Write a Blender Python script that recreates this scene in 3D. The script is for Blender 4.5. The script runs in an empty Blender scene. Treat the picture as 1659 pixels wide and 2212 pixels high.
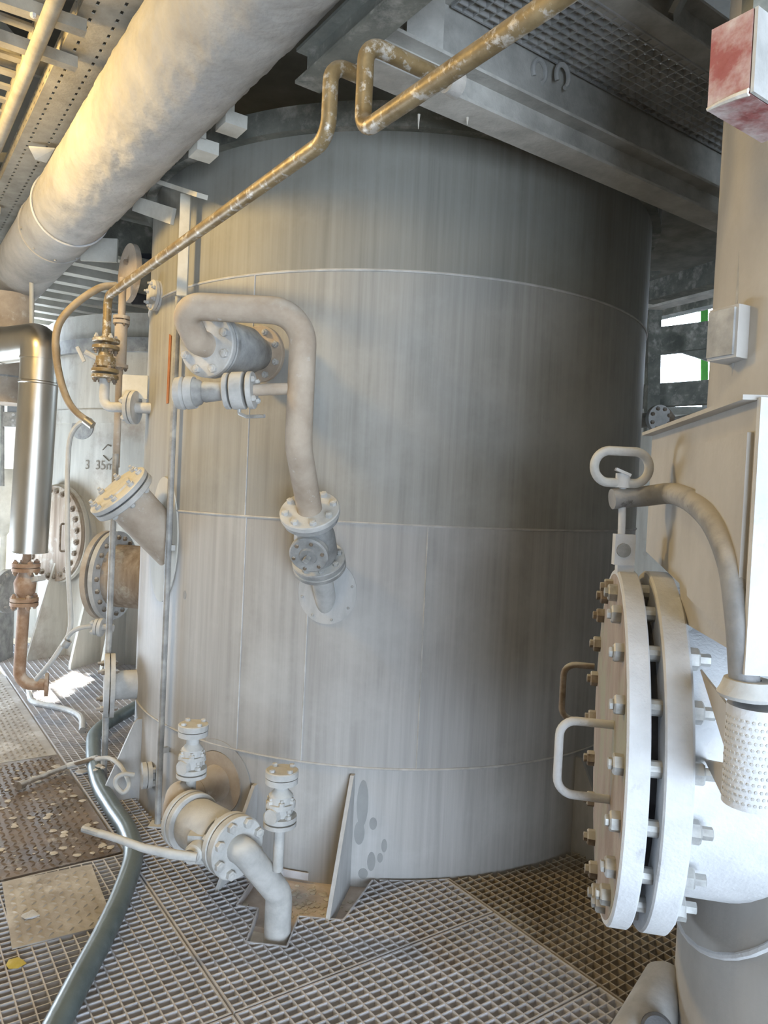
import bpy, math, random
from mathutils import Vector as V, Matrix, Euler
random.seed(7)
S = bpy.context.scene
COL = S.collection
R_ = math.radians

# ------------------------------------------------------------------ camera
FPX, PITCH, ROLL, EYE = 1600.0, R_(1.45), R_(2.69), 1.6
FWD = V((0, math.cos(PITCH), -math.sin(PITCH)))
UP0 = V((0, math.sin(PITCH), math.cos(PITCH)))
RT0 = V((1, 0, 0))
CRT = RT0*math.cos(ROLL) + UP0*math.sin(ROLL)
CUP = UP0*math.cos(ROLL) - RT0*math.sin(ROLL)
CAM = V((0, 0, EYE))
cd_ = bpy.data.cameras.new('camera'); cam = bpy.data.objects.new('camera', cd_); COL.objects.link(cam)
cd_.sensor_fit = 'VERTICAL'; cd_.sensor_height = 36; cd_.lens = FPX/2212*36
cd_.clip_start = .02; cd_.clip_end = 200
bk = -FWD
cam.matrix_world = Matrix(((CRT.x, CUP.x, bk.x, CAM.x), (CRT.y, CUP.y, bk.y, CAM.y), (CRT.z, CUP.z, bk.z, CAM.z), (0, 0, 0, 1)))
S.camera = cam

# ------------------------------------------------------------------ world, light, exposure
S.view_settings.view_transform = 'Standard'; S.view_settings.look = 'None'
S.view_settings.gamma = 1; S.view_settings.use_curve_mapping = False
S.view_settings.exposure = 0.08
S.cycles.max_bounces = 8; S.cycles.diffuse_bounces = 3; S.cycles.glossy_bounces = 3; S.cycles.use_adaptive_sampling = True; S.cycles.adaptive_threshold = .06
W = bpy.data.worlds.new('sky'); S.world = W; W.use_nodes = True
bg = W.node_tree.nodes['Background']; bg.inputs[0].default_value = (.69, .83, 1.0, 1); bg.inputs[1].default_value = 22.0
try: W.cycles.sampling_method = 'AUTOMATIC'
except Exception: pass
def lamp(name, kind, loc, target, power, col, **k):
    d = bpy.data.lights.new(name, kind); o = bpy.data.objects.new(name, d); COL.objects.link(o)
    o.location = loc; d.energy = power; d.color = col
    if target is not None: o.rotation_euler = (V(target)-V(loc)).to_track_quat('-Z', 'Y').to_euler()
    for a, b in k.items(): setattr(d, a, b)
    return o
def portal(name, loc, target, w, h):
    o = lamp(name, 'AREA', loc, target, 1, (1, 1, 1), shape='RECTANGLE', size=w, size_y=h)
    o.data.cycles.is_portal = True
SUNDIR = V((.50, -.43, -.75))
lamp('sun', 'SUN', (-6, 9, 6), V((-6, 9, 6))+SUNDIR, 70, (1, .95, .85), angle=R_(.6))

# ------------------------------------------------------------------ pixel / plane helpers (planning only: every point gets its own real distance)
def ray(x, y): return FWD + CRT*((x-829.5)/FPX) - CUP*((y-1106)/FPX)
def at(x, y, Y): d = ray(x, y); return CAM + d*(Y/d.y)
def onz(x, y, z=0.0): d = ray(x, y); return CAM + d*((z-EYE)/d.z)
TC = V((.028, 4.453, 0)); TR = 1.41
def oncyl(x, y, R=TR, c=TC):
    d = ray(x, y); a = d.x**2+d.y**2; b = -2*(d.x*c.x+d.y*c.y); cc = c.x**2+c.y**2-R*R
    s = max(b*b-4*a*cc, 0); return CAM + d*((-b-math.sqrt(s))/(2*a))
def outn(p, c=TC): n = V((p.x-c.x, p.y-c.y, 0)); return n.normalized()
A35 = R_(35.0)
E1 = V((math.cos(A35), math.sin(A35), 0)); E2 = V((-math.sin(A35), math.cos(A35), 0)); EZ = V((0, 0, 1))
ORG = V((-.385, 2.215, 0))
def AB(a, b, z=0.0): return ORG + E1*a + E2*b + EZ*z

# ------------------------------------------------------------------ mesh helpers
def frame(ax):
    ax = ax.normalized(); h = EZ if abs(ax.z) < .9 else V((1, 0, 0))
    u = ax.cross(h).normalized(); return u, ax.cross(u).normalized()
class MB:
    def __init__(s): s.v = []; s.f = []
    def add(s, vs, fs):
        b = len(s.v); s.v += [V(p) for p in vs]; s.f += [tuple(i+b for i in f) for f in fs]; return s
    def box(s, c, sx, sy, sz, X=V((1, 0, 0)), Y=V((0, 1, 0)), Z=EZ):
        c = V(c); p = []
        for k in (-1, 1):
            for j in (-1, 1):
                for i in (-1, 1): p.append(c + X*(i*sx/2) + Y*(j*sy/2) + Z*(k*sz/2))
        return s.add(p, [(0, 2, 3, 1), (4, 5, 7, 6), (0, 1, 5, 4), (2, 6, 7, 3), (0, 4, 6, 2), (1, 3, 7, 5)])
    def bar(s, p0, p1, w, h, up=EZ):
        d = (p1-p0); L = d.length; d = d.normalized(); sd = d.cross(up).normalized(); u = sd.cross(d)
        return s.box((p0+p1)/2, L, w, h, d, sd, u)
    def lathe(s, o, ax, prof, n=24):
        o = V(o); ax = ax.normalized(); u, w = frame(ax); rows = []; vs = []; fs = []
        for (h, r) in prof:
            if r <= 1e-6: rows.append([len(vs)]); vs.append(o+ax*h)
            else:
                rows.append(list(range(len(vs), len(vs)+n)))
                for i in range(n):
                    t = 2*math.pi*i/n; vs.append(o+ax*h+(u*math.cos(t)+w*math.sin(t))*r)
        for a, b in zip(rows, rows[1:]):
            for i in range(n):
                j = (i+1) % n
                if len(a) == 1 and len(b) == 1: continue
                if len(a) == 1: fs.append((a[0], b[i], b[j]))
                elif len(b) == 1: fs.append((a[i], b[0], a[j]))
                else: fs.append((a[i], b[i], b[j], a[j]))
        return s.add(vs, fs)
    def cyl(s, p0, p1, r, r1=None, n=20):
        p0 = V(p0); p1 = V(p1); L = (p1-p0).length; r1 = r if r1 is None else r1
        return s.lathe(p0, p1-p0, [(0, 0), (0, r), (L, r1), (L, 0)], n)
    def tube(s, pts, r, n=14, caps=True, closed=False):
        pts = [V(p) for p in pts]; m = len(pts); vs = []; fs = []; pu = None
        for i, p in enumerate(pts):
            if closed: t = pts[(i+1) % m]-pts[i-1]
            else: t = (pts[min(i+1, m-1)]-pts[max(i-1, 0)])
            t.normalize()
            if pu is None: u, w = frame(t)
            else:
                u = (pu-t*pu.dot(t)).normalized(); w = t.cross(u)
            pu = u
            rr = r[i] if isinstance(r, (list, tuple)) else r
            for k in range(n):
                a = 2*math.pi*k/n; vs.append(p+(u*math.cos(a)+w*math.sin(a))*rr)
        for i in range(m if closed else m-1):
            for k in range(n):
                j = (k+1) % n; a = i*n; b = ((i+1) % m)*n
                fs.append((a+k, a+j, b+j, b+k))
        if caps and not closed:
            fs.append(tuple(range(n-1, -1, -1))); fs.append(tuple((m-1)*n+k for k in range(n)))
        return s.add(vs, fs)
    def prism(s, poly, ext):
        poly = [V(p) for p in poly]; n = len(poly); ext = V(ext)
        return s.add(poly+[p+ext for p in poly], [tuple(range(n))[::-1], tuple(range(n, 2*n))] + [(i, (i+1) % n, n+(i+1) % n, n+i) for i in range(n)])
def fillet(pts, rad, seg=7):
    pts = [V(p) for p in pts]; out = [pts[0]]
    for i in range(1, len(pts)-1):
        a, b, c = pts[i-1], pts[i], pts[i+1]; d0 = (a-b).normalized(); d1 = (c-b).normalized()
        ang = d0.angle(d1); rd = rad[i-1] if isinstance(rad, (list, tuple)) else rad
        if ang > 3.1: out.append(b); continue
        L = min(rd/math.tan(ang/2), (a-b).length*.49, (c-b).length*.49); rr = L*math.tan(ang/2)
        cen = b+(d0+d1).normalized()*(rr/math.sin(ang/2)); s0 = b+d0*L-cen; s1 = b+d1*L-cen
        tot = s0.angle(s1); ax = s0.cross(s1).normalized()
        for k in range(seg+1): out.append(cen+Matrix.Rotation(tot*k/seg, 3, ax) @ s0)
    out.append(pts[-1]); return out
def spline(pts, n=8):
    pts = [V(p) for p in pts]; out = []
    P = [pts[0]*2-pts[1]]+pts+[pts[-1]*2-pts[-2]]
    for i in range(1, len(P)-2):
        a, b, c, d = P[i-1:i+3]
        for k in range(n):
            t = k/n; out.append(.5*((2*b)+(c-a)*t+(2*a-5*b+4*c-d)*t*t+(3*b-a-3*c+d)*t**3))
    out.append(pts[-1]); return out
WL = {}
def tag(o, label=None, cat=None, group=None, kind=None):
    if label: o['label'] = label
    if cat: o['category'] = cat
    if group: o['group'] = group
    if kind: o['kind'] = kind
    return o
def mesh_of(name, mb, mat, off, sharp=35):
    me = bpy.data.meshes.new(name); me.from_pydata([p-off for p in mb.v], [], mb.f)
    me.polygons.foreach_set('use_smooth', [True]*len(me.polygons)); me.set_sharp_from_angle(angle=R_(sharp))
    me.materials.append(mat); me.update(); return me
def link(name, data, loc, parent=None):
    o = bpy.data.objects.new(name, data); COL.objects.link(o); WL[o.name] = V(loc)
    if parent is not None: o.parent = parent; o.location = V(loc)-WL[parent.name]
    else: o.location = loc
    return o
def part(name, mb, mat, parent=None, label=None, kind=None, sharp=35):
    mn = V((min(p.x for p in mb.v), min(p.y for p in mb.v), min(p.z for p in mb.v))); mx = V((max(p.x for p in mb.v), max(p.y for p in mb.v), max(p.z for p in mb.v)))
    c = (mn+mx)/2
    o = link(name, mesh_of(name, mb, mat, c, sharp), c, parent)
    return tag(o, label, kind=kind)
def thing(name, loc, label, cat, group=None, kind=None):
    return tag(link(name, None, V(loc)), label, cat, group, kind)
def solo(name, mb, mat, label, cat, group=None, kind=None):
    return tag(part(name, mb, mat), label, cat, group, kind)
_sh = {}
def shared(key, mb, mat):
    k = (key, mat.name)
    if k not in _sh: _sh[k] = mesh_of(key, mb, mat, V((0, 0, 0)))
    return _sh[k]
def bolt(parent, p, ax, size, mat, stud=1.5, name='bolt', seg=6):
    mb = MB().lathe((0, 0, 0), EZ, [(0, 0), (0, 1), (.85, 1), (1, .86), (1, .55), (stud, .55), (stud+.06, .45), (stud+.06, 0)], seg)
    o = link(name, shared('hex_bolt_%.1f' % stud, mb, mat), p, parent)
    q = ax.to_track_quat('Z', 'Y'); o.rotation_mode = 'QUATERNION'; o.rotation_quaternion = q @ Euler((0, 0, random.random()*2)).to_quaternion()
    o.scale = (size,)*3; return o
def bolts(parent, c, ax, Rb, n, size, mat, phase=0.0, stud=1.5, name='bolt', skip=None):
    ax = ax.normalized(); u, w = frame(ax)
    for i in range(n):
        t = 2*math.pi*(i+phase)/n; p = c+(u*math.cos(t)+w*math.sin(t))*Rb
        if skip and skip(p): continue
        bolt(parent, p, ax, size, mat, stud, name)
def flange(parent, c, ax, R, t, mat, nb=0, bs=.012, bm=None, bore=0, name='flange', phase=.5, both=True, label=None, n=40, stud=1.5, rb=.8):
    """ring from c along ax, thickness t; bolts on the outer (ax) face and, when both, on the back face"""
    ch = min(.004, t*.15)
    mb = MB().lathe(c, ax, [(0, bore), (0, R-ch), (ch, R), (t-ch, R), (t, R-ch), (t, bore)], n)
    f = part(name, mb, mat, parent, label)
    if nb:
        bolts(f if parent and parent.type == 'EMPTY' else parent, c+ax.normalized()*t, ax, R*rb, nb, bs, bm or mat, phase, stud)
    return f

# ------------------------------------------------------------------ materials
def nd(nt, t, **k):
    n = nt.nodes.new(t)
    for a, b in k.items(): setattr(n, a, b)
    return n
def M(name, c1, c2, scale=5, stretch=(1, 1, 1), rough=.75, metal=0.0, bump=.25, bscale=90, dust=0.0, dcol=(.60, .585, .54), detail=5, rough2=None, c3=None, c3s=2.0, c3t=(.5, .62), obj=False):
    m = bpy.data.materials.new(name); m.use_nodes = True; nt = m.node_tree; L = nt.links.new
    b = nt.nodes['Principled BSDF']; geo = nd(nt, 'ShaderNodeNewGeometry')
    mp = nd(nt, 'ShaderNodeMapping'); mp.inputs['Scale'].default_value = stretch; L(geo.outputs['Position'], mp.inputs['Vector'])
    n1 = nd(nt, 'ShaderNodeTexNoise'); n1.inputs['Scale'].default_value = scale; n1.inputs['Detail'].default_value = detail; n1.inputs['Roughness'].default_value = .62
    L(mp.outputs[0], n1.inputs['Vector'])
    r = nd(nt, 'ShaderNodeValToRGB'); r.color_ramp.elements[0].position = .34; r.color_ramp.elements[1].position = .66
    r.color_ramp.elements[0].color = (*c1, 1); r.color_ramp.elements[1].color = (*c2, 1); L(n1.outputs[0], r.inputs[0]); col = r.outputs[0]
    def mix(f, a, bcol):
        x = nd(nt, 'ShaderNodeMix', data_type='RGBA'); L(f, x.inputs[0]); L(a, x.inputs[6])
        if isinstance(bcol, tuple): x.inputs[7].default_value = (*bcol, 1)
        else: L(bcol, x.inputs[7])
        return x.outputs[2]
    def rng(v, a, b2, lo=0.0, hi=1.0):
        x = nd(nt, 'ShaderNodeMapRange'); x.inputs[1].default_value = a; x.inputs[2].default_value = b2; x.inputs[3].default_value = lo; x.inputs[4].default_value = hi
        L(v, x.inputs[0]); return x.outputs[0]
    if c3:
        n3 = nd(nt, 'ShaderNodeTexNoise'); n3.inputs['Scale'].default_value = c3s; n3.inputs['Detail'].default_value = 6; n3.inputs['Roughness'].default_value = .7
        L(geo.outputs['Position'], n3.inputs['Vector']); col = mix(rng(n3.outputs[0], *c3t), col, c3)
    if dust > 0:
        sp = nd(nt, 'ShaderNodeSeparateXYZ'); L(geo.outputs['Normal'], sp.inputs[0])
        n2 = nd(nt, 'ShaderNodeTexNoise'); n2.inputs['Scale'].default_value = 14; n2.inputs['Detail'].default_value = 6; L(geo.outputs['Position'], n2.inputs['Vector'])
        a = nd(nt, 'ShaderNodeMath', operation='ADD'); L(sp.outputs[2], a.inputs[0]); L(rng(n2.outputs[0], .3, .7, -.45, .45), a.inputs[1])
        col = mix(rng(a.outputs[0], .15, .8, 0, dust), col, dcol)
    L(col, b.inputs['Base Color']); b.inputs['Metallic'].default_value = metal; b.inputs['Roughness'].default_value = rough
    if rough2 is not None: L(rng(n1.outputs[0], .35, .65, rough, rough2), b.inputs['Roughness'])
    if bump:
        n4 = nd(nt, 'ShaderNodeTexNoise'); n4.inputs['Scale'].default_value = bscale; n4.inputs['Detail'].default_value = 4; L(geo.outputs['Position'], n4.inputs['Vector'])
        bp = nd(nt, 'ShaderNodeBump'); bp.inputs['Strength'].default_value = bump; bp.inputs['Distance'].default_value = .004; L(n4.outputs[0], bp.inputs['Height']); L(bp.outputs[0], b.inputs['Normal'])
    m['mix'] = 0
    return m
ST = (20, 20, .5)
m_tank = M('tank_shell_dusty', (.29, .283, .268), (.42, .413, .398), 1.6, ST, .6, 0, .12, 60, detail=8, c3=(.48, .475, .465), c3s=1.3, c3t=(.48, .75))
m_tanks = [M('tank_course_%d' % i, (.325*k, .316*k, .303*k*g), (.425*k, .414*k, .402*k*g), 1.6, ST, .6, 0, .12, 60, detail=8, c3=(.48*k, .475*k, .465*k*g), c3s=1.3, c3t=(.48, .75)) for i, (k, g) in enumerate(((1.08, 1), (1.0, 1), (.85, .955), (.64, .92)))]  # upper courses dirtier, with the dimmer, warmer light up there painted into the colour
m_stain = M('damp_stain', (.25, .25, .245), (.31, .31, .30), 8, rough=.5, bump=0)
m_weld = M('weld_bead_dust', (.40, .39, .37), (.56, .55, .53), 12, rough=.8)
m_pad = M('pad_dusty_steel', (.38, .378, .37), (.50, .497, .49), 5, (3, 3, .8), .6)
m_tan = M('tan_lagged_pipe', (.345, .275, .21), (.49, .415, .335), 6, rough=.8, bump=.5, bscale=45, dust=.35, c3=(.58, .55, .51), c3s=14, c3t=(.60, .70))
m_dusty = M('dusty_steel', (.36, .355, .34), (.54, .53, .51), 9, rough=.8, bump=.4, dust=.8)
m_dustgrey = M('grey_steel_fittings', (.20, .20, .195), (.38, .375, .36), 12, rough=.6, bump=.3, dust=.7)
m_pinkd = M('pink_dust_plate', (.52, .44, .385), (.70, .63, .57), 10, rough=.9, bump=.8, bscale=50)
m_white = M('white_dusted_paint', (.49, .495, .505), (.62, .625, .635), 7, rough=.75, bump=.45, bscale=120, c3=(.33, .33, .335), c3s=9, c3t=(.60, .76))
m_cover = M('brown_cover_face', (.25, .19, .155), (.37, .31, .265), 5, (2, 2, .8), .8, bump=.3, c3=(.30, .29, .22), c3s=4)
m_boltr = M('bolt_rusty', (.12, .085, .055), (.26, .21, .16), 25, rough=.7, dust=.75, dcol=(.55, .55, .53))
m_boltz = M('bolt_zinc', (.28, .28, .27), (.48, .48, .47), 25, rough=.5, metal=.3, dust=.5)
m_col = M('column_dusty_beige', (.36, .34, .315), (.45, .43, .40), 2.5, (2, 2, .6), .75, bump=.15, c3=(.50, .485, .46), c3s=1.6, c3t=(.45, .8))
m_duct = M('duct_caked_dust', (.34, .325, .30), (.47, .45, .415), 5, rough=.95, bump=.9, bscale=38, detail=8, c3=(.40, .39, .38), c3s=3, c3t=(.55, .7))
m_yel = M('stained_brass_pipe', (.17, .115, .05), (.31, .235, .125), 10, rough=.45, metal=.25, bump=.4, bscale=50, dust=.25, c3=(.50, .47, .42), c3s=26, c3t=(.53, .62))
m_silver = M('silver_cladding', (.40, .375, .335), (.50, .475, .43), 3, (1, 1, .4), .30, 1.0, .05, 40, rough2=.42)
m_rust = M('rusty_brown_pipe', (.24, .135, .075), (.40, .27, .18), 14, rough=.75, dust=.5)
m_rustr = M('red_rust_streak', (.30, .10, .03), (.42, .18, .07), 12, rough=.85)
m_beam = M('beam_dark_painted', (.10, .105, .09), (.20, .20, .17), 7, rough=.8, bump=.4, dust=.9, dcol=(.52, .50, .45), c3=(.36, .34, .30), c3s=5, c3t=(.52, .68))
m_beaml = M('beam_dusty_light', (.36, .345, .31), (.54, .52, .475), 8, rough=.9, bump=.6, bscale=55, dust=.6)
m_grate = M('galvanised_grating', (.46, .455, .47), (.61, .60, .62), 8, rough=.65, metal=0, bump=.2, dust=.45, dcol=(.62, .61, .62), c3=(.36, .28, .20), c3s=1.1, c3t=(.54, .72))
m_grateb = M('brown_stained_grating', (.24, .195, .14), (.38, .325, .255), 5, rough=.7, dust=.25, c3=(.46, .43, .38), c3s=2)
m_grated = M('overhead_grating', (.34, .34, .33), (.50, .49, .47), 10, rough=.8)
m_plate = M('tread_plate_dusty', (.36, .33, .295), (.50, .47, .425), 6, rough=.75, bump=.3, c3=(.60, .58, .55), c3s=4)
m_platew = M('tread_plate_wet_brown', (.10, .072, .048), (.23, .175, .13), 5, rough=.2, bump=.3, c3=(.46, .42, .37), c3s=7, c3t=(.58, .70), rough2=.42)
m_red = M('red_paint_dusty', (.26, .07, .065), (.36, .16, .145), 6, rough=.8, bump=.6, bscale=60, c3=(.55, .50, .48), c3s=6, c3t=(.42, .66))
m_hose = M('dark_green_hose', (.055, .08, .085), (.095, .13, .135), 8, rough=.32, bump=.15, dust=.3, dcol=(.26, .31, .32))
m_bhose = M('brown_rubber_hose', (.20, .145, .085), (.33, .26, .17), 9, rough=.55, dust=.3)
m_ghose = M('grey_dusty_hose', (.44, .43, .40), (.57, .56, .53), 9, rough=.75)
m_dark = M('black_rubber', (.025, .025, .03), (.06, .06, .065), 9, rough=.6, dust=.08)
m_arm = M('davit_arm_grey', (.15, .15, .155), (.30, .29, .275), 7, rough=.6, bump=.4, dust=.65, dcol=(.52, .48, .42), c3=(.08, .075, .07), c3s=16, c3t=(.62, .70))
m_conc = M('brown_concrete', (.20, .15, .105), (.36, .29, .22), 2.5, rough=.95, bump=.3)
m_wall = M('pale_wall', (.52, .51, .47), (.64, .63, .58), 1.5, rough=.9)
m_walld = M('dark_wall', (.12, .12, .11), (.20, .195, .18), 1.5, rough=.9)
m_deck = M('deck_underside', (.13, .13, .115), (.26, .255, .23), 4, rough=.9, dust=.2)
m_tray = M('tray_dusty_zinc', (.24, .22, .18), (.36, .335, .28), 8, rough=.8, bump=.3)
m_slat = M('light_slat', (.46, .44, .38), (.62, .60, .54), 6, rough=.85, dust=.4)
m_tank2 = M('pale_vessel', (.44, .42, .37), (.60, .58, .52), 2.2, (4, 4, .5), .7, c3=(.36, .31, .26), c3s=2.2, c3t=(.55, .72))
m_brown = M('brown_stained_cover', (.22, .165, .12), (.42, .35, .28), 3, (7, 7, .5), .75, c3=(.52, .50, .44), c3s=4, c3t=(.52, .66))
m_green = M('green_painted_steel', (.10, .50, .07), (.16, .60, .12), 5, rough=.6)
m_ink = M('black_marker', (.19, .16, .12), (.27, .235, .19), 9, rough=.9, bump=0)
m_blue = M('grey_blue_panel', (.22, .25, .29), (.32, .35, .38), 5, rough=.6)
m_crumb = M('dry_crumbs', (.52, .47, .40), (.68, .64, .57), 20, rough=.95, bump=.6)
m_yell = M('yellow_blob', (.50, .40, .06), (.62, .52, .16), 20, rough=.8)
m_glow = bpy.data.materials.new('lamp_glow'); m_glow.use_nodes = True
_b = m_glow.node_tree.nodes['Principled BSDF']; _b.inputs['Emission Color'].default_value = (1, .72, .3, 1); _b.inputs['Emission Strength'].default_value = 12

# ================================================================== setting
def wall(name, o, U, Vv, Wd, Ht, holes, th, mat):
    """slab o + u*U + v*V with rectangular openings (u0,u1,v0,v1), one connected mesh"""
    N = U.cross(Vv)
    us = sorted({0, Wd} | {h[0] for h in holes} | {h[1] for h in holes}); vs = sorted({0, Ht} | {h[2] for h in holes} | {h[3] for h in holes})
    nu, nv = len(us), len(vs); mb = MB()
    P = [o+U*u+Vv*v for v in vs for u in us]; mb.v = P+[p+N*th for p in P]; off = nu*nv
    sol = lambda i, j: 0 <= i < nu-1 and 0 <= j < nv-1 and not any(h[0] <= (us[i]+us[i+1])/2 <= h[1] and h[2] <= (vs[j]+vs[j+1])/2 <= h[3] for h in holes)
    k = lambda i, j: j*nu+i
    for j in range(nv-1):
        for i in range(nu-1):
            if not sol(i, j): continue
            a, b, c, d = k(i, j), k(i+1, j), k(i+1, j+1), k(i, j+1)
            mb.f += [(a, d, c, b), (a+off, b+off, c+off, d+off)]
            for (p, q, ii, jj) in ((a, b, i, j-1), (b, c, i+1, j), (c, d, i, j+1), (d, a, i-1, j)):
                if not sol(ii, jj): mb.f.append((p, q, q+off, p+off))
    return tag(part(name, mb, mat, sharp=20), kind='structure')
X1, Y1 = V((1, 0, 0)), V((0, 1, 0))
# hall shell: pale walls, daylight openings left, right at the back and on the camera's side
wall('wall_left', V((-4.6, -4.5, -2.6)), Y1, EZ, 15.0, 9.1, [(11.45, 12.75, 5.35, 6.1), (13.2, 14.7, 2.5, 5.5), (8.6, 11.1, 2.6, 3.5)], .25, m_wall)
wall('wall_back', V((-4.6, 10.5, -2.6)), X1, EZ, 11.1, 9.1, [(8.2, 10.2, 5.5, 7.1)], .25, m_wall)
wall('wall_right', V((6.5, -4.5, -2.6)), Y1, EZ, 15.0, 9.1, [], .25, m_walld)
wall('wall_front', V((-4.6, -3.2, -2.6)), X1, EZ, 11.1, 9.1, [(4.8, 8.2, 2.3, 4.6)], .25, m_wall)
wall('ceiling', V((-4.6, -4.5, 6.5)), X1, Y1, 11.1, 15.0, [], .25, m_walld)
wall('floor', V((-4.6, -4.5, -2.85)), X1, Y1, 11.1, 15.0, [], .25, m_conc)
portal('daylight_portal', (1.9, -3.2, .85), (1.9, 0, .85), 3.4, 2.3)
portal('daylight_portal.001', (-4.6, 9.45, 1.4), (0, 9.45, 1.4), 1.5, 3.0)
portal('daylight_portal.003', (-4.6, 5.35, .45), (0, 5.35, .45), 2.5, .9)
portal('daylight_portal.002', (4.6, 10.5, 3.7), (4.6, 0, 3.7), 2.0, 1.6)

# ---------------------------------------------------------------- upper storey floor (underside in view)
COLC, COLR = V((1.33, 1.65, 0)), .575           # the standing vessel on the right
def inpoly(a, b, poly):
    r = False; j = len(poly)-1
    for i in range(len(poly)):
        (x0, y0), (x1, y1) = poly[i], poly[j]
        if (y0 > b) != (y1 > b) and a < (x1-x0)*(b-y0)/(y1-y0)+x0: r = not r
        j = i
    return r
_unit = {}
def slat(parent, name, p0, p1, w, h, mat):
    if mat.name not in _unit: _unit[mat.name] = mesh_of('flat_bar', MB().box((0, 0, 0), 1, 1, 1), mat, V((0, 0, 0)))
    o = link(name, _unit[mat.name], (p0+p1)/2, parent); d = p1-p0
    o.rotation_euler = (0, 0, math.atan2(d.y, d.x)); o.scale = (d.length, w, h); return o
def grating(name, label, a0, a1, b0, b1, inside, z=0.0, sa=.044, sb=.033, w=.0045, h1=.03, h2=.022, mat=None, group=None, kind=None):
    mat = mat or m_grate; c = AB((a0+a1)/2, (b0+b1)/2, z)
    g = thing(name, c, label, 'grating', group, kind)
    def runs(f, lo, hi):
        st = .006; n = int((hi-lo)/st); cur = None; out = []
        for i in range(n+1):
            t = lo+i*st; k = inside(*f(t))
            if k and cur is None: cur = t
            if not k and cur is not None:
                if t-cur > .03: out.append((cur, t-st))
                cur = None
        if cur is not None: out.append((cur, hi))
        return out
    n = max(1, round((b1-b0)/sb))
    for i in range(n+1):
        b = b0+(b1-b0)*i/n; e = i in (0, n)
        bb = min(max(b, b0+.004), b1-.004)
        for (s, t) in runs(lambda t: (t, bb), a0+.002, a1-.002):
            slat(g, 'frame_bar' if e else 'bearing_bar', AB(s, bb, z-h1/2), AB(t, bb, z-h1/2), w*(1.4 if e else 1), h1, mat)
    n = max(1, round((a1-a0)/sa))
    for i in range(n+1):
        a = a0+(a1-a0)*i/n; e = i in (0, n)
        aa = min(max(a, a0+.004), a1-.004)
        hh = h1 if e else h2
        for (s, t) in runs(lambda t: (aa, t), b0+.002, b1-.002):
            slat(g, 'frame_bar' if e else 'cross_bar', AB(aa, s, z-hh/2+.0006), AB(aa, t, z-hh/2+.0006), w*(1.5 if e else 1), hh, mat)
    return g
CUT = [(.80, .43), (.546, .247), (.4147, .354), (.29, .21), (.18, .307), (.307, .478), (.244, .537), (.40, .70), (.75, .60)]
def clear(a, b, m=.012):
    p = AB(a, b)
    if (p.x-TC.x)**2+(p.y-TC.y)**2 < (TR+m)**2: return False
    if (p.x-COLC.x)**2+(p.y-COLC.y)**2 < (COLR+.02)**2: return False
    return not inpoly(a, b, CUT)
def box_in(a0, a1, b0, b1):
    return lambda a, b: a0 <= a <= a1 and b0 <= b <= b1 and clear(a, b)
def panel(label, a0, a1, b0, b1, **k): return grating('floor_grating', label, a0, a1, b0, b1, box_in(a0, a1, b0, b1), group='floor grating panels', **k)
g1 = panel('large floor grating with pipe cutout in front of the big tank', 0, 1.075, 0, 3.29)
for i in range(7):
    (x0, y0), (x1, y1) = CUT[i], CUT[i+1]; slat(g1, 'frame_bar', AB(x0, y0, -.015), AB(x1, y1, -.015), .006, .031, m_grate)
ring_ = [(TC+V((math.cos(t), math.sin(t), 0))*(TR+.014)) for t in [R_(-125+i*3.0) for i in range(27)]]
for p_, q_ in zip(ring_, ring_[1:]):
    a_, b_ = (p_-ORG).dot(E1), (p_-ORG).dot(E2)
    if 0 < a_ < 1.075 and b_ > 0 and not inpoly(a_, b_, CUT): slat(g1, 'frame_bar', V((p_.x, p_.y, -.015)), V((q_.x, q_.y, -.015)), .005, .03, m_grate)
panel('narrow floor grating strip in front of the one with the pipe cutout', 0, 1.075, -.5, -.006)
panel('brown stained floor grating nearest the viewer, right of the hose', 0, 1.075, -1.3, -.506)
panel('brown stained floor grating under the bolted white flange', 1.081, 2.3, -1.1, 1.5, mat=m_grateb)
panel('floor grating under the dark green hose beside the small tread plate', -.95, -.006, .0, 1.145)
panel('floor grating left of the dark green hose at the lower edge', -.95, -.006, -.7, -.006)
panel('far floor grating with the sunlit patch below the pale vessel', 0, 1.6, 3.296, 5.7)

# tread plates
def lug_mesh(mb, a0, a1, b0, b1, z, rot=0.0, o=(0, 0), L=.030, Wd=.011, H=.0045, pitch=.033):
    na, nb = int((a1-a0)/pitch), int((b1-b0)/pitch); cr, sr = math.cos(rot), math.sin(rot)
    for i in range(na):
        for j in range(nb):
            x = a0+(i+.5)*pitch; y = b0+(j+.5)*pitch; t = R_(45 if (i+j) % 2 else -45)+rot
            c, s = math.cos(t), math.sin(t)
            xr, yr = o[0]+x*cr-y*sr, o[1]+x*sr+y*cr
            q = lambda l, w_, h: AB(xr+l*c-w_*s, yr+l*s+w_*c, z+h)
            mb.add([q(-L/2, 0, 0), q(0, -Wd/2, 0), q(L/2, 0, 0), q(0, Wd/2, 0), q(-L/5, 0, H), q(L/5, 0, H)], [(0, 1, 5, 4), (1, 2, 5), (2, 3, 5), (3, 0, 4, 5)])
def tread(label, a0, a1, b0, b1, z0, th, mat, rot=0.0, o=(0, 0)):
    cr, sr = math.cos(rot), math.sin(rot); q = lambda x, y: AB(o[0]+x*cr-y*sr, o[1]+x*sr+y*cr, z0)
    t = thing('tread_plate', q((a0+a1)/2, (b0+b1)/2), label, 'tread plate', 'tread plates on the walkway')
    part('plate', MB().prism([q(a0, b0), q(a1, b0), q(a1, b1), q(a0, b1)], EZ*th), mat, t)
    mb = MB(); lug_mesh(mb, a0+.01, a1-.01, b0+.01, b1-.01, z0+th, rot, o); part('tread_lugs', mb, mat, t, kind='stuff')
    return t
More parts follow.
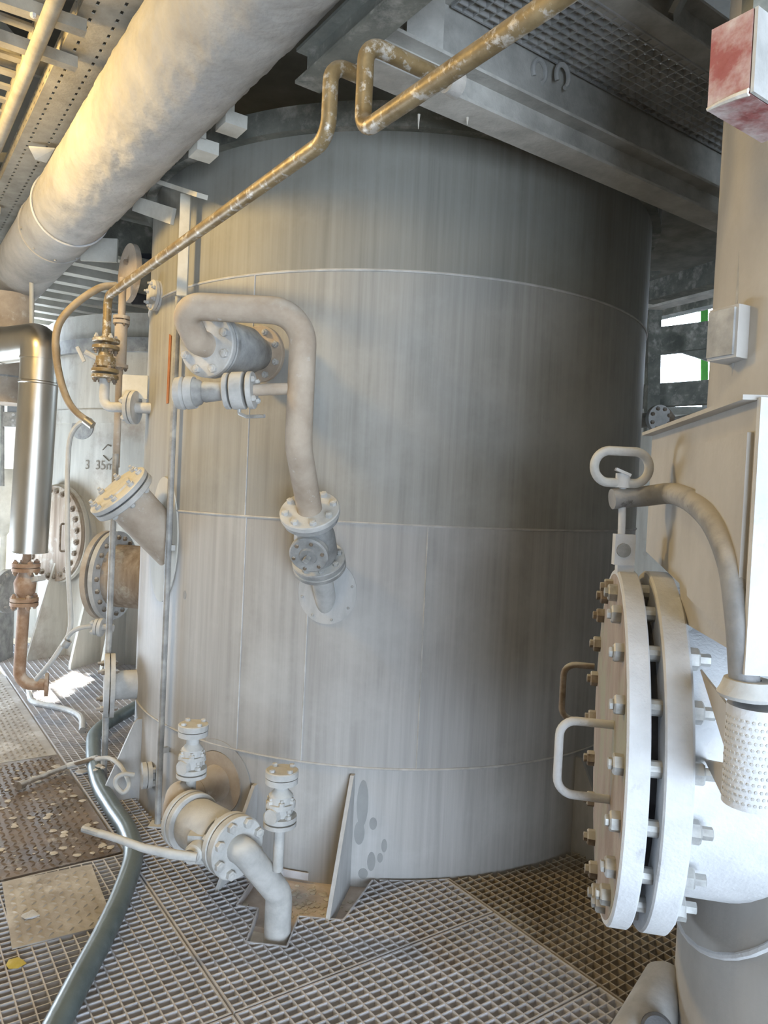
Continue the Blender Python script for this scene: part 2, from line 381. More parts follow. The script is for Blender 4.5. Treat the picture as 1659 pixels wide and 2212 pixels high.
tread('wet brown tread plate scattered with pale flakes beside the hose', -1.7, -.012, 1.165, 2.49, -.008, .008, m_platew)
tread('long dusty beige tread plate walkway leading to the far vessel', -1.35, -.012, 2.50, 4.55, -.008, .008, m_plate)
tread('small beige tread plate lying on the grating beside the hose', -.165, .165, -.235, .235, .001, .005, m_plate, R_(-4), (-.333, .885))

# ================================================================== the big tank
def cylpt(th, z, r=TR, c=TC): return V((c.x+math.cos(th)*r, c.y+math.sin(th)*r, z))
def thof(p, c=TC): return math.atan2(p.y-c.y, p.x-c.x)
def ring_shell(z0, z1, r, c, n=120, th=.012):
    mb = MB(); vs = []; fs = []
    for (z, rr) in ((z0, r), (z1, r), (z1, r-th), (z0, r-th)):
        for i in range(n): vs.append(cylpt(2*math.pi*i/n, z, rr, c))
    for k in range(4):
        for i in range(n):
            j = (i+1) % n; a = k*n; b = ((k+1) % 4)*n
            fs.append((a+i, a+j, b+j, b+i))
    return mb.add(vs, fs)
def patch(p, ra, rz, r, c=TC, th=.006, hole=0.0, n=40):
    """a disc bent onto a cylinder, standing proud by th"""
    t0 = thof(p, c); mb = MB(); vs = []; fs = []; m = 4
    for k in range(m+1):
        f = hole+(1-hole)*k/m
        for i in range(n):
            a = 2*math.pi*i/n; vs.append(cylpt(t0+math.cos(a)*ra*f/r, p.z+math.sin(a)*rz*f, r+th, c))
    for i in range(n): a = 2*math.pi*i/n; vs.append(cylpt(t0+math.cos(a)*ra/r, p.z+math.sin(a)*rz, r-.002, c))
    for k in range(m+1):
        for i in range(n):
            j = (i+1) % n; fs.append((k*n+i, k*n+j, (k+1)*n+j, (k+1)*n+i))
    if hole == 0: pass
    return mb.add(vs, fs)
tank = thing('storage_tank', (TC.x, TC.y, -.05), 'huge grey streaked steel tank with weld seams filling the middle', 'tank')
ZS = [-.045, .458, 1.473, 2.508, 3.16]
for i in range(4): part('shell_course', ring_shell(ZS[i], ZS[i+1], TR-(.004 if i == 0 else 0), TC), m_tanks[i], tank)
for z in ZS[1:4]:
    part('weld_seam', MB().tube([cylpt(2*math.pi*i/120, z, TR+.001) for i in range(120)], .0055, 6, closed=True), m_weld, tank)
for (px, py, z0, z1) in ((540, 850, 1.473, 2.508), (520, 1400, .458, 1.473), (657, 1480, .458, 1.12), (912, 1400, .458, 1.473)):
    t0 = thof(oncyl(px, py)); part('weld_seam', MB().tube([cylpt(t0, z0, TR+.0005), cylpt(t0, z1, TR+.0005)], .0035, 6), m_weld, tank)
part('rim_angle', ring_shell(3.07, 3.17, TR+.045, TC, th=.05), m_beam, tank)
part('base_plate', ring_shell(-.065, -.045, TR+.36, TC, th=.40), m_pinkd, tank)
# gussets on the base plate
def gusset(px, py, h, wd=.27, th=.016, turn=0.0):
    p = oncyl(px, py); t0 = thof(p); n = V((math.cos(t0), math.sin(t0), 0)); b_ = V((TC.x, TC.y, 0))+n*TR; n = Matrix.Rotation(turn, 3, 'Z') @ n; s = V((-n.y, n.x, 0))
    q = lambda d, z: b_+n*d+EZ*z-s*(th/2)
    part('gusset', MB().prism([q(-.005, -.045), q(wd, -.045), q(wd, -.01), q(.035, h-.02), (q(.02, h)), q(-.005, h)], s*th), m_pad, tank)
gusset(757, 1800, .43, .33, turn=-.12); gusset(548, 1800, .33); gusset(302, 1620, .40, .20)
gusset(1240, 1780, .43)
for (x, y, a, z) in ((783, 1737, .024, .10), (776, 1800, .022, .05), (806, 1780, .016, .026), (830, 1828, .012, .028), (802, 1862, .017, .04), (821, 1854, .012, .020), (784, 1888, .02, .022), (399, 1285, .012, .02)):
    part('damp_stain', patch(oncyl(x, y), a, z, TR-(.004 if y > 1600 else 0), TC, .0012, n=20), m_stain, tank)
# pads around nozzles
pa = oncyl(707, 1278); part('reinforcing_pad', patch(pa, .125, .135, TR), m_pad, tank)
for k in range(8):
    a = 2*math.pi*(k+.3)/8; t0 = thof(pa); q = cylpt(t0+math.cos(a)*.108/TR, pa.z+math.sin(a)*.118, TR+.006); bolt(tank, q, outn(q), .006, m_dustgrey, 1.0, 'rivet')
pc = oncyl(352, 1165); part('reinforcing_pad', patch(pc, .155, .30, TR), m_tank2, tank)
# inclined inspection nozzle on the left flank
n_c = outn(pc); ax_c = (n_c*.72+EZ*.70).normalized(); base_c = pc-n_c*.06-EZ*.05
noz = part('inclined_nozzle', MB().lathe(base_c-ax_c*.05, ax_c, [(0, .0), (0, .10), (.36, .105), (.40, .115), (.40, 0)], 32), m_tan, tank)
fc = base_c+ax_c*.345
part('flange', MB().lathe(fc, ax_c, [(0, .10), (0, .150), (.004, .154), (.022, .154), (.026, .150), (.026, .10)], 40), m_dusty, noz)
part('gasket', MB().lathe(fc+ax_c*.026, ax_c, [(0, .0), (0, .135), (.008, .135), (.008, 0)], 30), m_dark, noz)
part('blind_cover', MB().lathe(fc+ax_c*.034, ax_c, [(0, 0), (0, .150), (.004, .154), (.022, .154), (.026, .148), (.026, .075), (.034, .07), (.034, 0)], 40), m_dusty, noz)
bolts(noz, fc+ax_c*.06, ax_c, .128, 8, .0155, m_dusty, .3, 1.9)
bolts(noz, fc, -ax_c, .128, 8, .0155, m_dusty, .3, 1.2)
# manway with cover on the far left flank
mc = at(252, 1243, 4.75); n_m = V((mc.x-TC.x, mc.y-TC.y, 0)).normalized()
neck0 = V((TC.x, TC.y, mc.z))+n_m*(TR-.06); dm = (V((mc.x, mc.y, 0))-V((TC.x, TC.y, 0))).length
mw = part('manway_neck', MB().lathe(neck0, n_m, [(0, .2), (dm-TR+.06, .2), (dm-TR+.06, .19), (0, .19)], 36), m_brown, tank)
part('flange', MB().lathe(V((TC.x, TC.y, mc.z))+n_m*dm, n_m, [(0, .19), (0, .285), (.03, .285), (.03, .19)], 48), m_dusty, mw)
part('manway_cover', MB().lathe(V((TC.x, TC.y, mc.z))+n_m*(dm+.05), n_m, [(0, 0), (0, .285), (.035, .285), (.035, 0)], 48), m_tan, mw)
part('gasket', MB().lathe(V((TC.x, TC.y, mc.z))+n_m*(dm+.028), n_m, [(0, 0), (0, .255), (.024, .255), (.024, 0)], 36), m_dark, mw)
bolts(mw, V((TC.x, TC.y, mc.z))+n_m*dm, -n_m, .245, 20, .016, m_boltr, 0, 1.2)
# low side nozzle with blind flange
lc = at(247, 1480, 3.86); n_l = V((-.93, -.365, 0)); l0 = lc+n_l*-.22
ln = part('side_nozzle', MB().lathe(l0, n_l, [(0, 0), (0, .075), (.25, .075), (.25, 0)], 28), m_dusty, tank)
part('flange', MB().lathe(lc+n_l*.0, n_l, [(0, .06), (0, .165), (.022, .165), (.022, .06)], 40), m_dusty, ln)
part('blind_cover', MB().lathe(lc+n_l*.028, n_l, [(0, 0), (0, .165), (.024, .165), (.024, 0)], 40), m_dusty, ln)
part('gasket', MB().lathe(lc+n_l*.02, n_l, [(0, 0), (0, .14), (.012, .14), (.012, 0)], 30), m_boltr, ln)
bolts(ln, lc+n_l*.052, n_l, .135, 4, .016, m_boltr, .5, 2.0); bolts(ln, lc, -n_l, .135, 4, .013, m_boltr, .5, 1.4)
# small stub flange high on the left flank
sc = at(342, 640, 3.72); n_s = V((-.80, -.60, 0))
sn = part('side_nozzle', MB().lathe(sc-n_s*.16, n_s, [(0, 0), (0, .045), (.16, .045), (.16, 0)], 24), m_tan, tank)
part('flange', MB().lathe(sc, n_s, [(0, .03), (0, .075), (.016, .075), (.016, .03)], 30), m_dusty, sn)
part('blind_cover', MB().lathe(sc+n_s*.018, n_s, [(0, 0), (0, .075), (.016, .075), (.016, 0)], 30), m_dusty, sn)
bolts(sn, sc+n_s*.034, n_s, .056, 6, .011, m_dusty, .5, 1.9); bolts(sn, sc, -n_s, .056, 6, .012, m_dusty, .5, 1.6)
# rust streak plate below the lagged pipe bend
rp = oncyl(367, 760); t0 = thof(rp)
part('rust_strip', MB().prism([cylpt(t0-.008, 1.98, TR+.004), cylpt(t0+.008, 1.98, TR+.004), cylpt(t0+.011, 2.30, TR+.004), cylpt(t0-.006, 2.31, TR+.004)], outn(rp)*-.006), m_rustr, tank)
# angle-iron bracket on the upper left of the shell
bt = at(402, 420, 3.36); bb = at(404, 640, 3.36)
br = thing('angle_bracket', bb, 'pale angle iron bracket with cross arm on the upper left of the big tank', 'bracket')
part('upright', MB().bar(V((bt.x, bt.y, bb.z)), bt, .045, .02, V((0, 1, 0))), m_slat, br)
part('cross_arm', MB().bar(at(320, 385, 3.75), at(437, 424, 3.2), .05, .02), m_slat, br)
part('cross_arm', MB().bar(at(292, 440, 3.9), at(375, 468, 3.55), .02, .075), m_slat, br)

# ---------------------------------------------------------------- conduit in front of the left flank
cp = onz(340, 1782); cpt = at(360, 640, cp.y)
cdt = thing('conduit', cp, 'thin grey vertical conduit standing in front of the left side of the big tank', 'conduit')
part('pipe', MB().tube([cp, V((cp.x, cp.y, cpt.z))], .0145, 10), m_dustgrey, cdt)
part('foot_plate', MB().box(cp+EZ*.004, .07, .07, .008), m_dusty, cdt)
for zz in (.35, 1.30, 2.02):
    q = V((cp.x, cp.y, zz)); d = outn(q); part('clip', MB().bar(q, q-d*((q-V((TC.x, TC.y, zz))).length-TR+.01), .018, .025), m_dusty, cdt)

# ================================================================== lagged pipe run with two flanged valves (middle)
nA = oncyl(703, 1292); nAn = outn(nA); axA = (nAn*.62+EZ*.785).normalized()
pp = lambda s: nA+axA*s
PIPE_R = .0475
stub = thing('nozzle_stub', nA, 'short grey nozzle pipe rising out of the round pad on the big tank', 'pipe')
part('pipe', MB().cyl(pp(-.06), pp(.20), .044), m_dusty, stub)
flange(stub, pp(.176), axA, .106, .022, m_dustgrey, 0, bore=.03)
val = thing('gate_valve', pp(.20), 'grey flanged valve with round cover and square stem above the round pad', 'valve')
flange(val, pp(.202), axA, .106, .024, m_dustgrey, 8, .0125, m_dustgrey, .02, stud=1.2)
part('body', MB().lathe(pp(.222), axA, [(0, 0), (0, .066), (.03, .080), (.12, .080), (.19, .066), (.215, .06), (.215, 0)], 30), m_dustgrey, val)
flange(val, pp(.428), axA, .106, .022, m_dustgrey, 0, bore=.02)
fr = V((-.18, -1, -.10)); fr = (fr-axA*fr.dot(axA)*.75).normalized()
cv = pp(.315)
cover = part('bonnet', MB().lathe(cv+fr*.05, fr, [(0, 0), (0, .066), (.03, .066), (.03, .076), (.05, .076), (.055, .070), (.055, .036), (.064, .032), (.064, 0)], 32), m_dustgrey, val)
bolts(cover, cv+fr*.105, fr, .058, 6, .0075, m_boltr, .2, 1.1)
part('stem', MB().lathe(cv+fr*.11, fr, [(0, 0), (0, .014), (.03, .014), (.03, .0)], 4), m_boltz, cover)
# pipe above: up, bend, across to the left, back to the wall valve
vx = pp(.50)
big = oncyl(588, 770); bn = outn(big); bz = EZ
ptop_z = at(620, 672, vx.y-.08).z
vt = at(639, 880, vx.y-.045)
run = thing('lagged_pipe', pp(.34), 'thick tan lagged pipe bent over from the middle valve to the wall valve', 'pipe')
left_end = at(395, 690, vt.y-.02); left_end.z = ptop_z-.0
# intersection of the nozzle axis with the vertical leg
s_hit = .76
kn = pp(s_hit); ptop_z = at(620, 672, kn.y).z
fl2 = at(437, 742, big.y-.42)
Lc = at(388, 692, fl2.y-.13); Lc.z = ptop_z
pth = [pp(.47), kn, V((kn.x, kn.y, ptop_z)), Lc, fl2+bn*.03, fl2-bn*.03]
part('pipe', MB().tube(fillet(pth, [.12, .115, .075, .05], 12), PIPE_R, 24), m_tan, run)
flange(run, pp(.452), axA, .114, .024, m_dusty, 8, .0145, m_dusty, .03, stud=1.05)
# wall valve (radial)
bq = lambda s: big+bn*s+(fl2-big-bn*((fl2-big).dot(bn)))*(s/max(.01, (fl2-big).dot(bn)))
dl = (fl2-big).length; bax = (fl2-big).normalized(); bq = lambda s: big+bax*s
wv = thing('wall_valve', big, 'large grey flanged valve behind the horizontal tan lagged pipe', 'valve')
part('nozzle', MB().cyl(bq(-.1), bq(.12), .06), m_tan, wv)
flange(wv, bq(.08), bax, .115, .022, m_tan, 8, .014, m_dusty, .05)
part('body', MB().lathe(bq(.10), bax, [(0, 0), (0, .065), (.05, .078), (.10, .098), (dl-.17, .105), (dl-.15, .095), (dl-.14, .0)], 36), m_dustgrey, wv)
flange(wv, bq(dl-.075), bax, .122, .024, m_dustgrey, 0, bore=.04)
part('gasket', MB().lathe(bq(dl-.052), bax, [(0, 0), (0, .10), (.01, .10), (.01, 0)], 30), m_dark, wv)
flange(wv, bq(dl-.045), bax, .122, .026, m_dusty, 8, .016, m_dusty, .03, stud=1.1)

# ---------------------------------------------------------------- small branch with ball valve, left of the lagged pipe
b0 = V((kn.x, kn.y, at(640, 838, kn.y).z)); b1 = at(372, 850, kn.y+.03)
bx = (b1-b0).normalized(); LB = (b1-b0).length; bp = lambda f: b0+bx*(LB*f)
sb = thing('branch_valve', b0, 'small horizontal branch with round flanged ball valve left of the vertical lagged pipe', 'valve')
part('pipe', MB().cyl(bp(.0), bp(.46), .021), m_tan, sb)
for (f, R, t, mt) in ((.36, .066, .02, m_dusty), (.43, .066, .045, m_dusty), (.545, .064, .018, m_dusty)):
    fo = part('flange', MB().lathe(bp(f), bx, [(0, .0), (0, R-.003), (.003, R), (t-.003, R), (t, R-.003), (t, 0)], 36), mt, sb)
    if f == .36: bolts(fo, bp(f), -bx, .047, 4, .011, m_dusty, .5, 1.2)
part('spool', MB().lathe(bp(.60), bx, [(0, 0), (0, .031), (LB*.07, .034), (LB*.14, .037), (LB*.16, .033), (LB*.18, .044), (LB*.22, .05), (LB*.22, 0)], 28), m_dustgrey, sb)
part('end_cap', MB().lathe(bp(.82), bx, [(0, 0), (0, .056), (LB*.06, .059), (LB*.065, .05), (LB*.09, .059), (LB*.14, .055), (LB*.17, .03), (LB*.17, 0)], 30), m_dusty, sb)
lv0 = bp(.47)-EZ*.066; part('lever', MB().tube(fillet([lv0+EZ*.02, lv0-EZ*.014, lv0-EZ*.018+V((.03, -.02, -.008)), lv0+V((.10, -.06, -.025))], .01, 4), .0065, 8), m_boltz, sb, 'bright steel lever')

# ================================================================== drain line at the foot of the tank
dn = oncyl(468, 1690); dnn = outn(dn)
dr = thing('drain_pipe', V((dn.x, dn.y, 0)), 'brownish drain pipe elbow coming out of the round hole low on the big tank', 'pipe')
part('sleeve', MB().lathe(dn-dnn*.03, dnn, [(0, 0), (0, .138), (.035, .138), (.035, .10), (.03, 0)], 40), m_tan, dr)
part('insulation_collar', patch(dn, .185, .19, TR, hole=.74, th=.004), m_tanks[1], dr)
ve = at(395, 1757, 2.82); vs_ = at(448, 1797, 2.68)            # valve axis: two points
vax = (at(545, 1850, 2.50)-at(398, 1765, 2.80)).normalized()
v0 = at(398, 1765, 2.80); vq = lambda s: v0+vax*s
el = [dn-dnn*.02, dn+dnn*.20, v0-vax*.10, vq(.03)]
el = [dn-dnn*.02, dn+dnn*.12, at(398, 1712, 2.92), vq(-.05), vq(.04)]
part('pipe', MB().lathe(dn-dnn*.02, dnn, [(0, 0), (0, .083), (.10, .068), (.15, .060), (.15, 0)], 28), m_tan, dr)
part('elbow', MB().tube(spline([dn+dnn*.11, dn+dnn*.21, at(392, 1722, 2.86), vq(-.04), vq(.03)], 8), .060, 24), m_tan, dr)
dv = thing('ball_valve', vq(.1), 'dust caked flanged ball valve with long lever handle above the grating', 'valve')
LV = (at(545, 1850, 2.50)-v0).length
R0 = .108
def vf(s, R, t): return part('flange', MB().lathe(vq(s), vax, [(0, 0), (0, R-.004), (.004, R), (t-.004, R), (t, R-.004), (t, 0)], 44), m_dusty, dv)
vf(.015, R0, .026); vf(.046, R0, .028)
part('body', MB().lathe(vq(.07), vax, [(0, 0), (0, .088), (.02, .094), (LV*.36, .094), (LV*.42, .085), (LV*.42, 0)], 40), m_dusty, dv)
f3 = vf(LV*.66, R0, .028); f4 = vf(LV*.66+.033, R0, .034)
bolts(f4, vq(LV*.66+.067), vax, .088, 8, .018, m_dusty, .5, 1.05)
f1c = vq(.015); bolts(f3, vq(LV*.66), -vax, .088, 8, .016, m_dusty, .5, 1.1)
stm = at(412, 1850, 2.53)
hub = part('stem_block', MB().lathe(stm+V((.02, .05, .01)), V((-.25, -1, -.05)), [(0, 0), (0, .034), (.05, .034), (.056, .028), (.07, .026), (.07, 0)], 20), m_dusty, dv)
part('bracket', MB().box(stm+V((.015, .06, .005)), .075, .05, .10), m_dusty, dv)
part('lever', MB().tube([at(425, 1852, 2.475), at(370, 1845, 2.47), at(310, 1832, 2.47), at(255, 1812, 2.50), at(215, 1800, 2.53)], [.015, .0165, .014, .013, .013], 12), m_dusty, dv)
part('lever_grip', MB().tube([at(222, 1803, 2.526), at(180, 1790, 2.56)], .0125, 10), m_dustgrey, dv)
# outlet elbow through the grating
fe = vq(LV*.66+.067); dn0 = onz(597, 2030, -.02); dz = at(600, 1905, 2.60)
ou = thing('outlet_pipe', onz(597, 2030, -.3), 'dusty outlet elbow turning down through the grating cutout', 'pipe')
btm = V((dn0.x, dn0.y+.02, -.45)); top_c = V((btm.x, btm.y, fe.z-.02))
part('pipe', MB().tube(fillet([fe-vax*.01, fe+vax*((top_c-fe).dot(vax)), V((btm.x, btm.y, fe.z-.20)), btm], [.12, .08], 10), .048, 24), m_dusty, ou)
# two small capped riser valves
def riser(label, foot, px, levels, sc):
    """levels: image rows of foot, lower flange, body, upper flange, cap; all at one distance"""
    Y = foot.y; q = lambda y: V((foot.x, foot.y, at(px, y, Y).z)); t = thing('riser_valve', foot, label, 'valve', 'capped riser valves of the drain line')
    yf, l1, l2, u1, u2 = levels; h = lambda y: q(y).z-foot.z
    part('pipe', MB().lathe(foot, EZ, [(0, 0), (0, .019*sc), (h(l1), .019*sc), (h(l1), 0)], 18), m_dusty, t)
    f = part('flange', MB().lathe(q(l1), EZ, [(0, 0), (0, .058*sc), (.014, .058*sc), (.014, .045*sc), (.02, .045*sc), (.02, .058*sc), (.036, .058*sc), (.036, 0)], 30), m_dusty, t)
    bolts(f, q(l1)+EZ*.036, EZ, .045*sc, 4, .012*sc, m_dusty, .5, 1.6)
    part('body', MB().lathe(q(l1)+EZ*.03, EZ, [(0, 0), (0, .035*sc), (.02, .044*sc), (h(l2)-h(l1)-.02, .042*sc), (h(l2)-h(l1), .024*sc), (h(u1)-h(l1)-.03, .024*sc), (h(u1)-h(l1)-.03, 0)], 24), m_dusty, t)
    f = part('flange', MB().lathe(q(l2)-EZ*.03, EZ, [(0, 0), (0, .052*sc), (.016, .052*sc), (.016, 0)], 30), m_dusty, t)
    bolts(f, q(l2)-EZ*.014, EZ, .042*sc, 6, .0115*sc, m_dusty, .2, 1.7); bolts(f, q(l2)-EZ*.03, -EZ, .042*sc, 6, .0115*sc, m_dusty, .2, 1.7)
    p_ = q((l1+l2)/2); part('side_boss', MB().lathe(p_, V((-.5, -1, 0)), [(0, 0), (0, .026*sc), (.06*sc, .026*sc), (.06*sc, 0)], 12), m_dusty, t)
    f = part('flange', MB().lathe(q(u1), EZ, [(0, .0), (0, .057*sc), (.02, .057*sc), (.02, 0)], 32), m_dusty, t)
    f = part('blind_cap', MB().lathe(q(u1)+EZ*.023, EZ, [(0, 0), (0, .058*sc), (.02, .058*sc), (.023, .054*sc), (.023, 0)], 32), m_dusty, t)
    bolts(f, q(u1)+EZ*.046, EZ, .043*sc, 4, .010*sc, m_dusty, .5, 1.1)
r1 = at(412, 1712, 2.86); riser('capped riser valve standing on the brown drain elbow', r1, 412, (1712, 1676, 1622, 1588, 1545), 1.0)
r2 = at(600, 1880, 2.57); riser('capped riser valve standing on the outlet elbow beside the gusset', r2, 604, (1890, 1782, 1722, 1690, 1642), 1.0)

# ================================================================== standing vessel on the right with bolted manway
def onplane(x, y, p, n): d = ray(x, y); return CAM + d*((p-CAM).dot(n)/d.dot(n))
ves = thing('standing_vessel', (COLC.x, COLC.y, -2.6), 'tall beige cylindrical vessel standing at the right edge', 'vessel')
part('shell', ring_shell(-2.6, 6.4, COLR, COLC, 72, .01), m_col, ves)
NF = V((-.977, .211, 0)).normalized(); HF = V((.211, .977, 0)).normalized()
FC = at(1364, 1597, 1.715)
RF = .394
# reinforcing pad and neck
ndir = V((COLC.x, COLC.y, FC.z)); neck_end = FC-NF*.75
part('manway_pad', patch(V((COLC.x, COLC.y, FC.z))+NF*COLR, .46, .455, COLR, COLC, .010), m_col, ves)
t0 = thof(V((COLC.x, COLC.y, 0))+NF, COLC)
part('pad_weld', MB().tube([cylpt(t0+math.cos(2*math.pi*i/60)*.462/COLR, FC.z+math.sin(2*math.pi*i/60)*.457, COLR+.004, COLC) for i in range(60)], .009, 8, closed=True), m_white, ves)
nk = part('manway_neck', MB().lathe(FC-NF*.09, -NF, [(-.03, .29), (-.03, .314), (.55, .314), (.55, .29)], 64), m_white, ves)
bf = part('neck_flange', MB().lathe(FC-NF*.012, -NF, [(0, .29), (0, RF-.004), (.004, RF), (.048, RF), (.053, RF-.006), (.053, .29)], 96), m_white, ves, 'white dusted flange ring')
part('gasket', MB().lathe(FC-NF*.013, NF, [(0, 0), (0, .312), (.026, .312), (.026, 0)], 60), m_dark, ves)
cvr = part('manway_cover', MB().lathe(FC+NF*.012, NF, [(0, 0), (0, RF-.003), (.003, RF), (.039, RF), (.043, RF-.004), (.043, RF-.012)], 96), m_white, ves, 'white dusted cover rim')
part('cover_face', MB().lathe(FC+NF*.012, NF, [(.03, 0), (.03, RF-.012), (.0435, RF-.012), (.044, RF-.02), (.044, 0)], 96), m_cover, cvr, 'brown stained cover face')
u, w = frame(NF); NB = 20
for i in range(NB):
    a = 2*math.pi*(i+.5)/NB; rr = (u*math.cos(a)+w*math.sin(a))*.350
    bolt(cvr, FC+NF*.055+rr, NF, .0205, m_boltz if rr.dot(HF) < 0 else m_boltr, 1.35)
    part('spacer', MB().cyl(FC+NF*.012+rr*1.02, FC-NF*.012+rr*1.02, .016, n=10), m_boltz, bf)
    bolt(bf, FC-NF*.065+rr, -NF, .0225, m_boltz, 1.9, 'nut')
fp = FC+NF*.056
def handle(pts, off):
    (x0, y0), (x1, y1) = pts; a = onplane(x0, y0, fp, NF); b = onplane(x1, y1, fp, NF); b = V((a.x, a.y, b.z))
    part('handle', MB().tube(fillet([a, a+NF*off, b+NF*off, b], .035, 6), .0095, 12), m_boltr if off < .1 else m_white, cvr)
handle(((1284, 1440), (1284, 1590)), .088)
handle(((1325, 1566), (1325, 1768)), .112)
# lifting gear: eye lug, rod, oval ring handle and davit arm
lug = FC+NF*.037+EZ*(RF-.004)
dav = thing('davit', lug, 'grey curved davit arm with oval ring handle holding the round cover', 'davit')
lz = at(1345, 1155, lug.y).z
part('lug', MB().prism([lug-HF*.033+EZ*.0-NF*.018, lug+HF*.033-NF*.018, V((0, 0, 0))+lug+HF*.033-NF*.018+EZ*.07, lug-HF*.033-NF*.018+EZ*.07], NF*.036), m_white, dav)
lug_t = lug+EZ*.07
part('lug_plate', MB().box(at(1347, 1187, lug.y-.03), .046, .022, .07), m_white, dav)
part('lug_pin', MB().lathe(at(1347, 1189, lug.y-.042), V((0, -1, 0)), [(0, 0), (0, .016), (.004, .016), (.004, .013), (.006, 0)], 20), m_dustgrey, dav)
rx = at(1346, 1100, lug.y-.03)
part('threaded_rod', MB().cyl(V((rx.x, rx.y, lz-.01)), at(1346, 1030, rx.y), .0085, n=12), m_white, dav)
rc = at(1343, 1009, rx.y-.015)
part('ring_handle', MB().tube([rc+V((math.copysign(.028, math.cos(a))+math.cos(a)*.034, 0, math.sin(a)*.036)) for a in [2*math.pi*(i+.5)/36 for i in range(36)]], .0105, 12, closed=True), m_dusty, dav)
part('ring_hub', MB().cyl(at(1345, 1040, rx.y-.015)+EZ*.018, at(1345, 1040, rx.y-.015)-EZ*.014, .016, n=16), m_white, dav)
part('wing_nut', MB().bar(at(1330, 1013, rx.y-.03), at(1362, 1027, rx.y-.03), .012, .006), m_white, dav)
ya = rx.y
arm = spline([at(1322, 1078, ya), at(1390, 1072, ya), at(1462, 1068, ya-.09), at(1530, 1112, 1.36), at(1578, 1205, 1.235), at(1598, 1330, 1.195), at(1606, 1440, 1.19), at(1610, 1500, 1.19)], 8)
part('arm', MB().tube(arm, .0235, 18), m_arm, dav)
cl = at(1614, 1496, 1.19)
part('collar', MB().lathe(cl+EZ*.022, -EZ, [(0, .02), (0, .036), (.012, .040), (.024, .046), (.030, .042), (.030, .02)], 28), m_dusty, dav)
sock = MB(); zt, zb = cl.z-.02, at(1640, 1732, 1.20).z
part('socket', MB().lathe(V((cl.x+.015, cl.y, zb)), EZ, [(0, 0), (0, .043), (zt-zb, .043), (zt-zb, 0)], 28), m_white, dav)
# dimpled dust sleeve on the socket: rows of small dimples
dm_ = MB(); cx_ = V((cl.x+.015, cl.y, 0))
for j in range(13):
    for i in range(14):
        a = R_(165+i*11+(5.5 if j % 2 else 0)); q = V((cx_.x+math.cos(a)*.043, cx_.y+math.sin(a)*.043, zb+.012+j*(zt-zb-.02)/13)); n_ = V((math.cos(a), math.sin(a), 0))
        dm_.lathe(q-n_*.001, n_, [(0, .0034), (.0018, .0024), (.0018, 0)], 6)
part('socket_dimples', dm_, m_dusty, dav, kind='stuff')
# stiffening gussets between neck and socket
for (p0, p1, p2) in (((1512, 1447), (1572, 1525), (1569, 1628)), ((1522, 1642), (1567, 1735), (1569, 1652))):
    A_, B_, C_ = at(*p0, 1.40), at(*p1, 1.22), at(*p2, 1.22)
    part('gusset', MB().prism([A_, B_, C_], V((.006, .006, 0))), m_col, dav)
# bracket box behind the davit
zb0 = at(1640, 862, 1.165).z
nr = onz(1640, 864, zb0); fr_ = onz(1409, 942, zb0); hgt = .41
bx_ = thing('bracket_box', V((nr.x, nr.y, zb0-hgt)), 'pale steel bracket box with white dusted front plate behind the davit arm', 'bracket')
dpt = (fr_-nr); dn_ = dpt.normalized(); sdv = V((dn_.y, -dn_.x, 0))
bz_ = lambda p, z: V((p.x, p.y, z))
part('side_plate', MB().prism([bz_(nr, zb0), bz_(fr_, zb0), bz_(fr_, zb0-.29), bz_(nr+dpt*.55, zb0-.335), bz_(nr+dpt*.5, zb0-.41), bz_(nr, zb0-hgt)], sdv*.012), m_col, bx_)
part('rib', MB().prism([bz_(nr+dpt*.38, zb0-.05), bz_(nr+dpt*.02, zb0-.05), bz_(nr+dpt*.02, zb0-.39), bz_(nr+dpt*.42, zb0-.35)], sdv*-.010), m_col, bx_)
part('front_plate', MB().box(bz_(nr, zb0-.216)+V((.102, -.006, 0)), .21, .012, .438), m_white, bx_, 'white dust speckled front plate')
part('top_lip', MB().bar(bz_(nr, zb0+.004), bz_(fr_, zb0+.004), .05, .008), m_col, bx_)
# grey switch box on the vessel
q0 = oncyl(1597, 720, COLR, COLC); sn_ = outn(q0, COLC)
gb = thing('switch_box', q0, 'small square grey switch box fixed to the tall vessel', 'switch box')
gc = at(1585, 718, q0.y-.03)
part('body', MB().box(gc+V((.02, .03, 0)), .085, .075, .112, V((.90, .43, 0)).normalized(), V((-.43, .90, 0)).normalized()), m_col, gb)
part('cover', MB().box(gc+V((-.022, .012, 0)), .006, .066, .10, V((.90, .43, 0)).normalized(), V((-.43, .90, 0)).normalized()), m_dustgrey, gb)
part('conduit', MB().tube([gc+V((.03, .05, .05)), gc+V((.05, .07, .9))], .008, 8), m_dustgrey, gb)
part('conduit', MB().tube([gc+V((.03, .05, -.05)), gc+V((.045, .06, -.2))], .008, 8), m_dustgrey, gb)
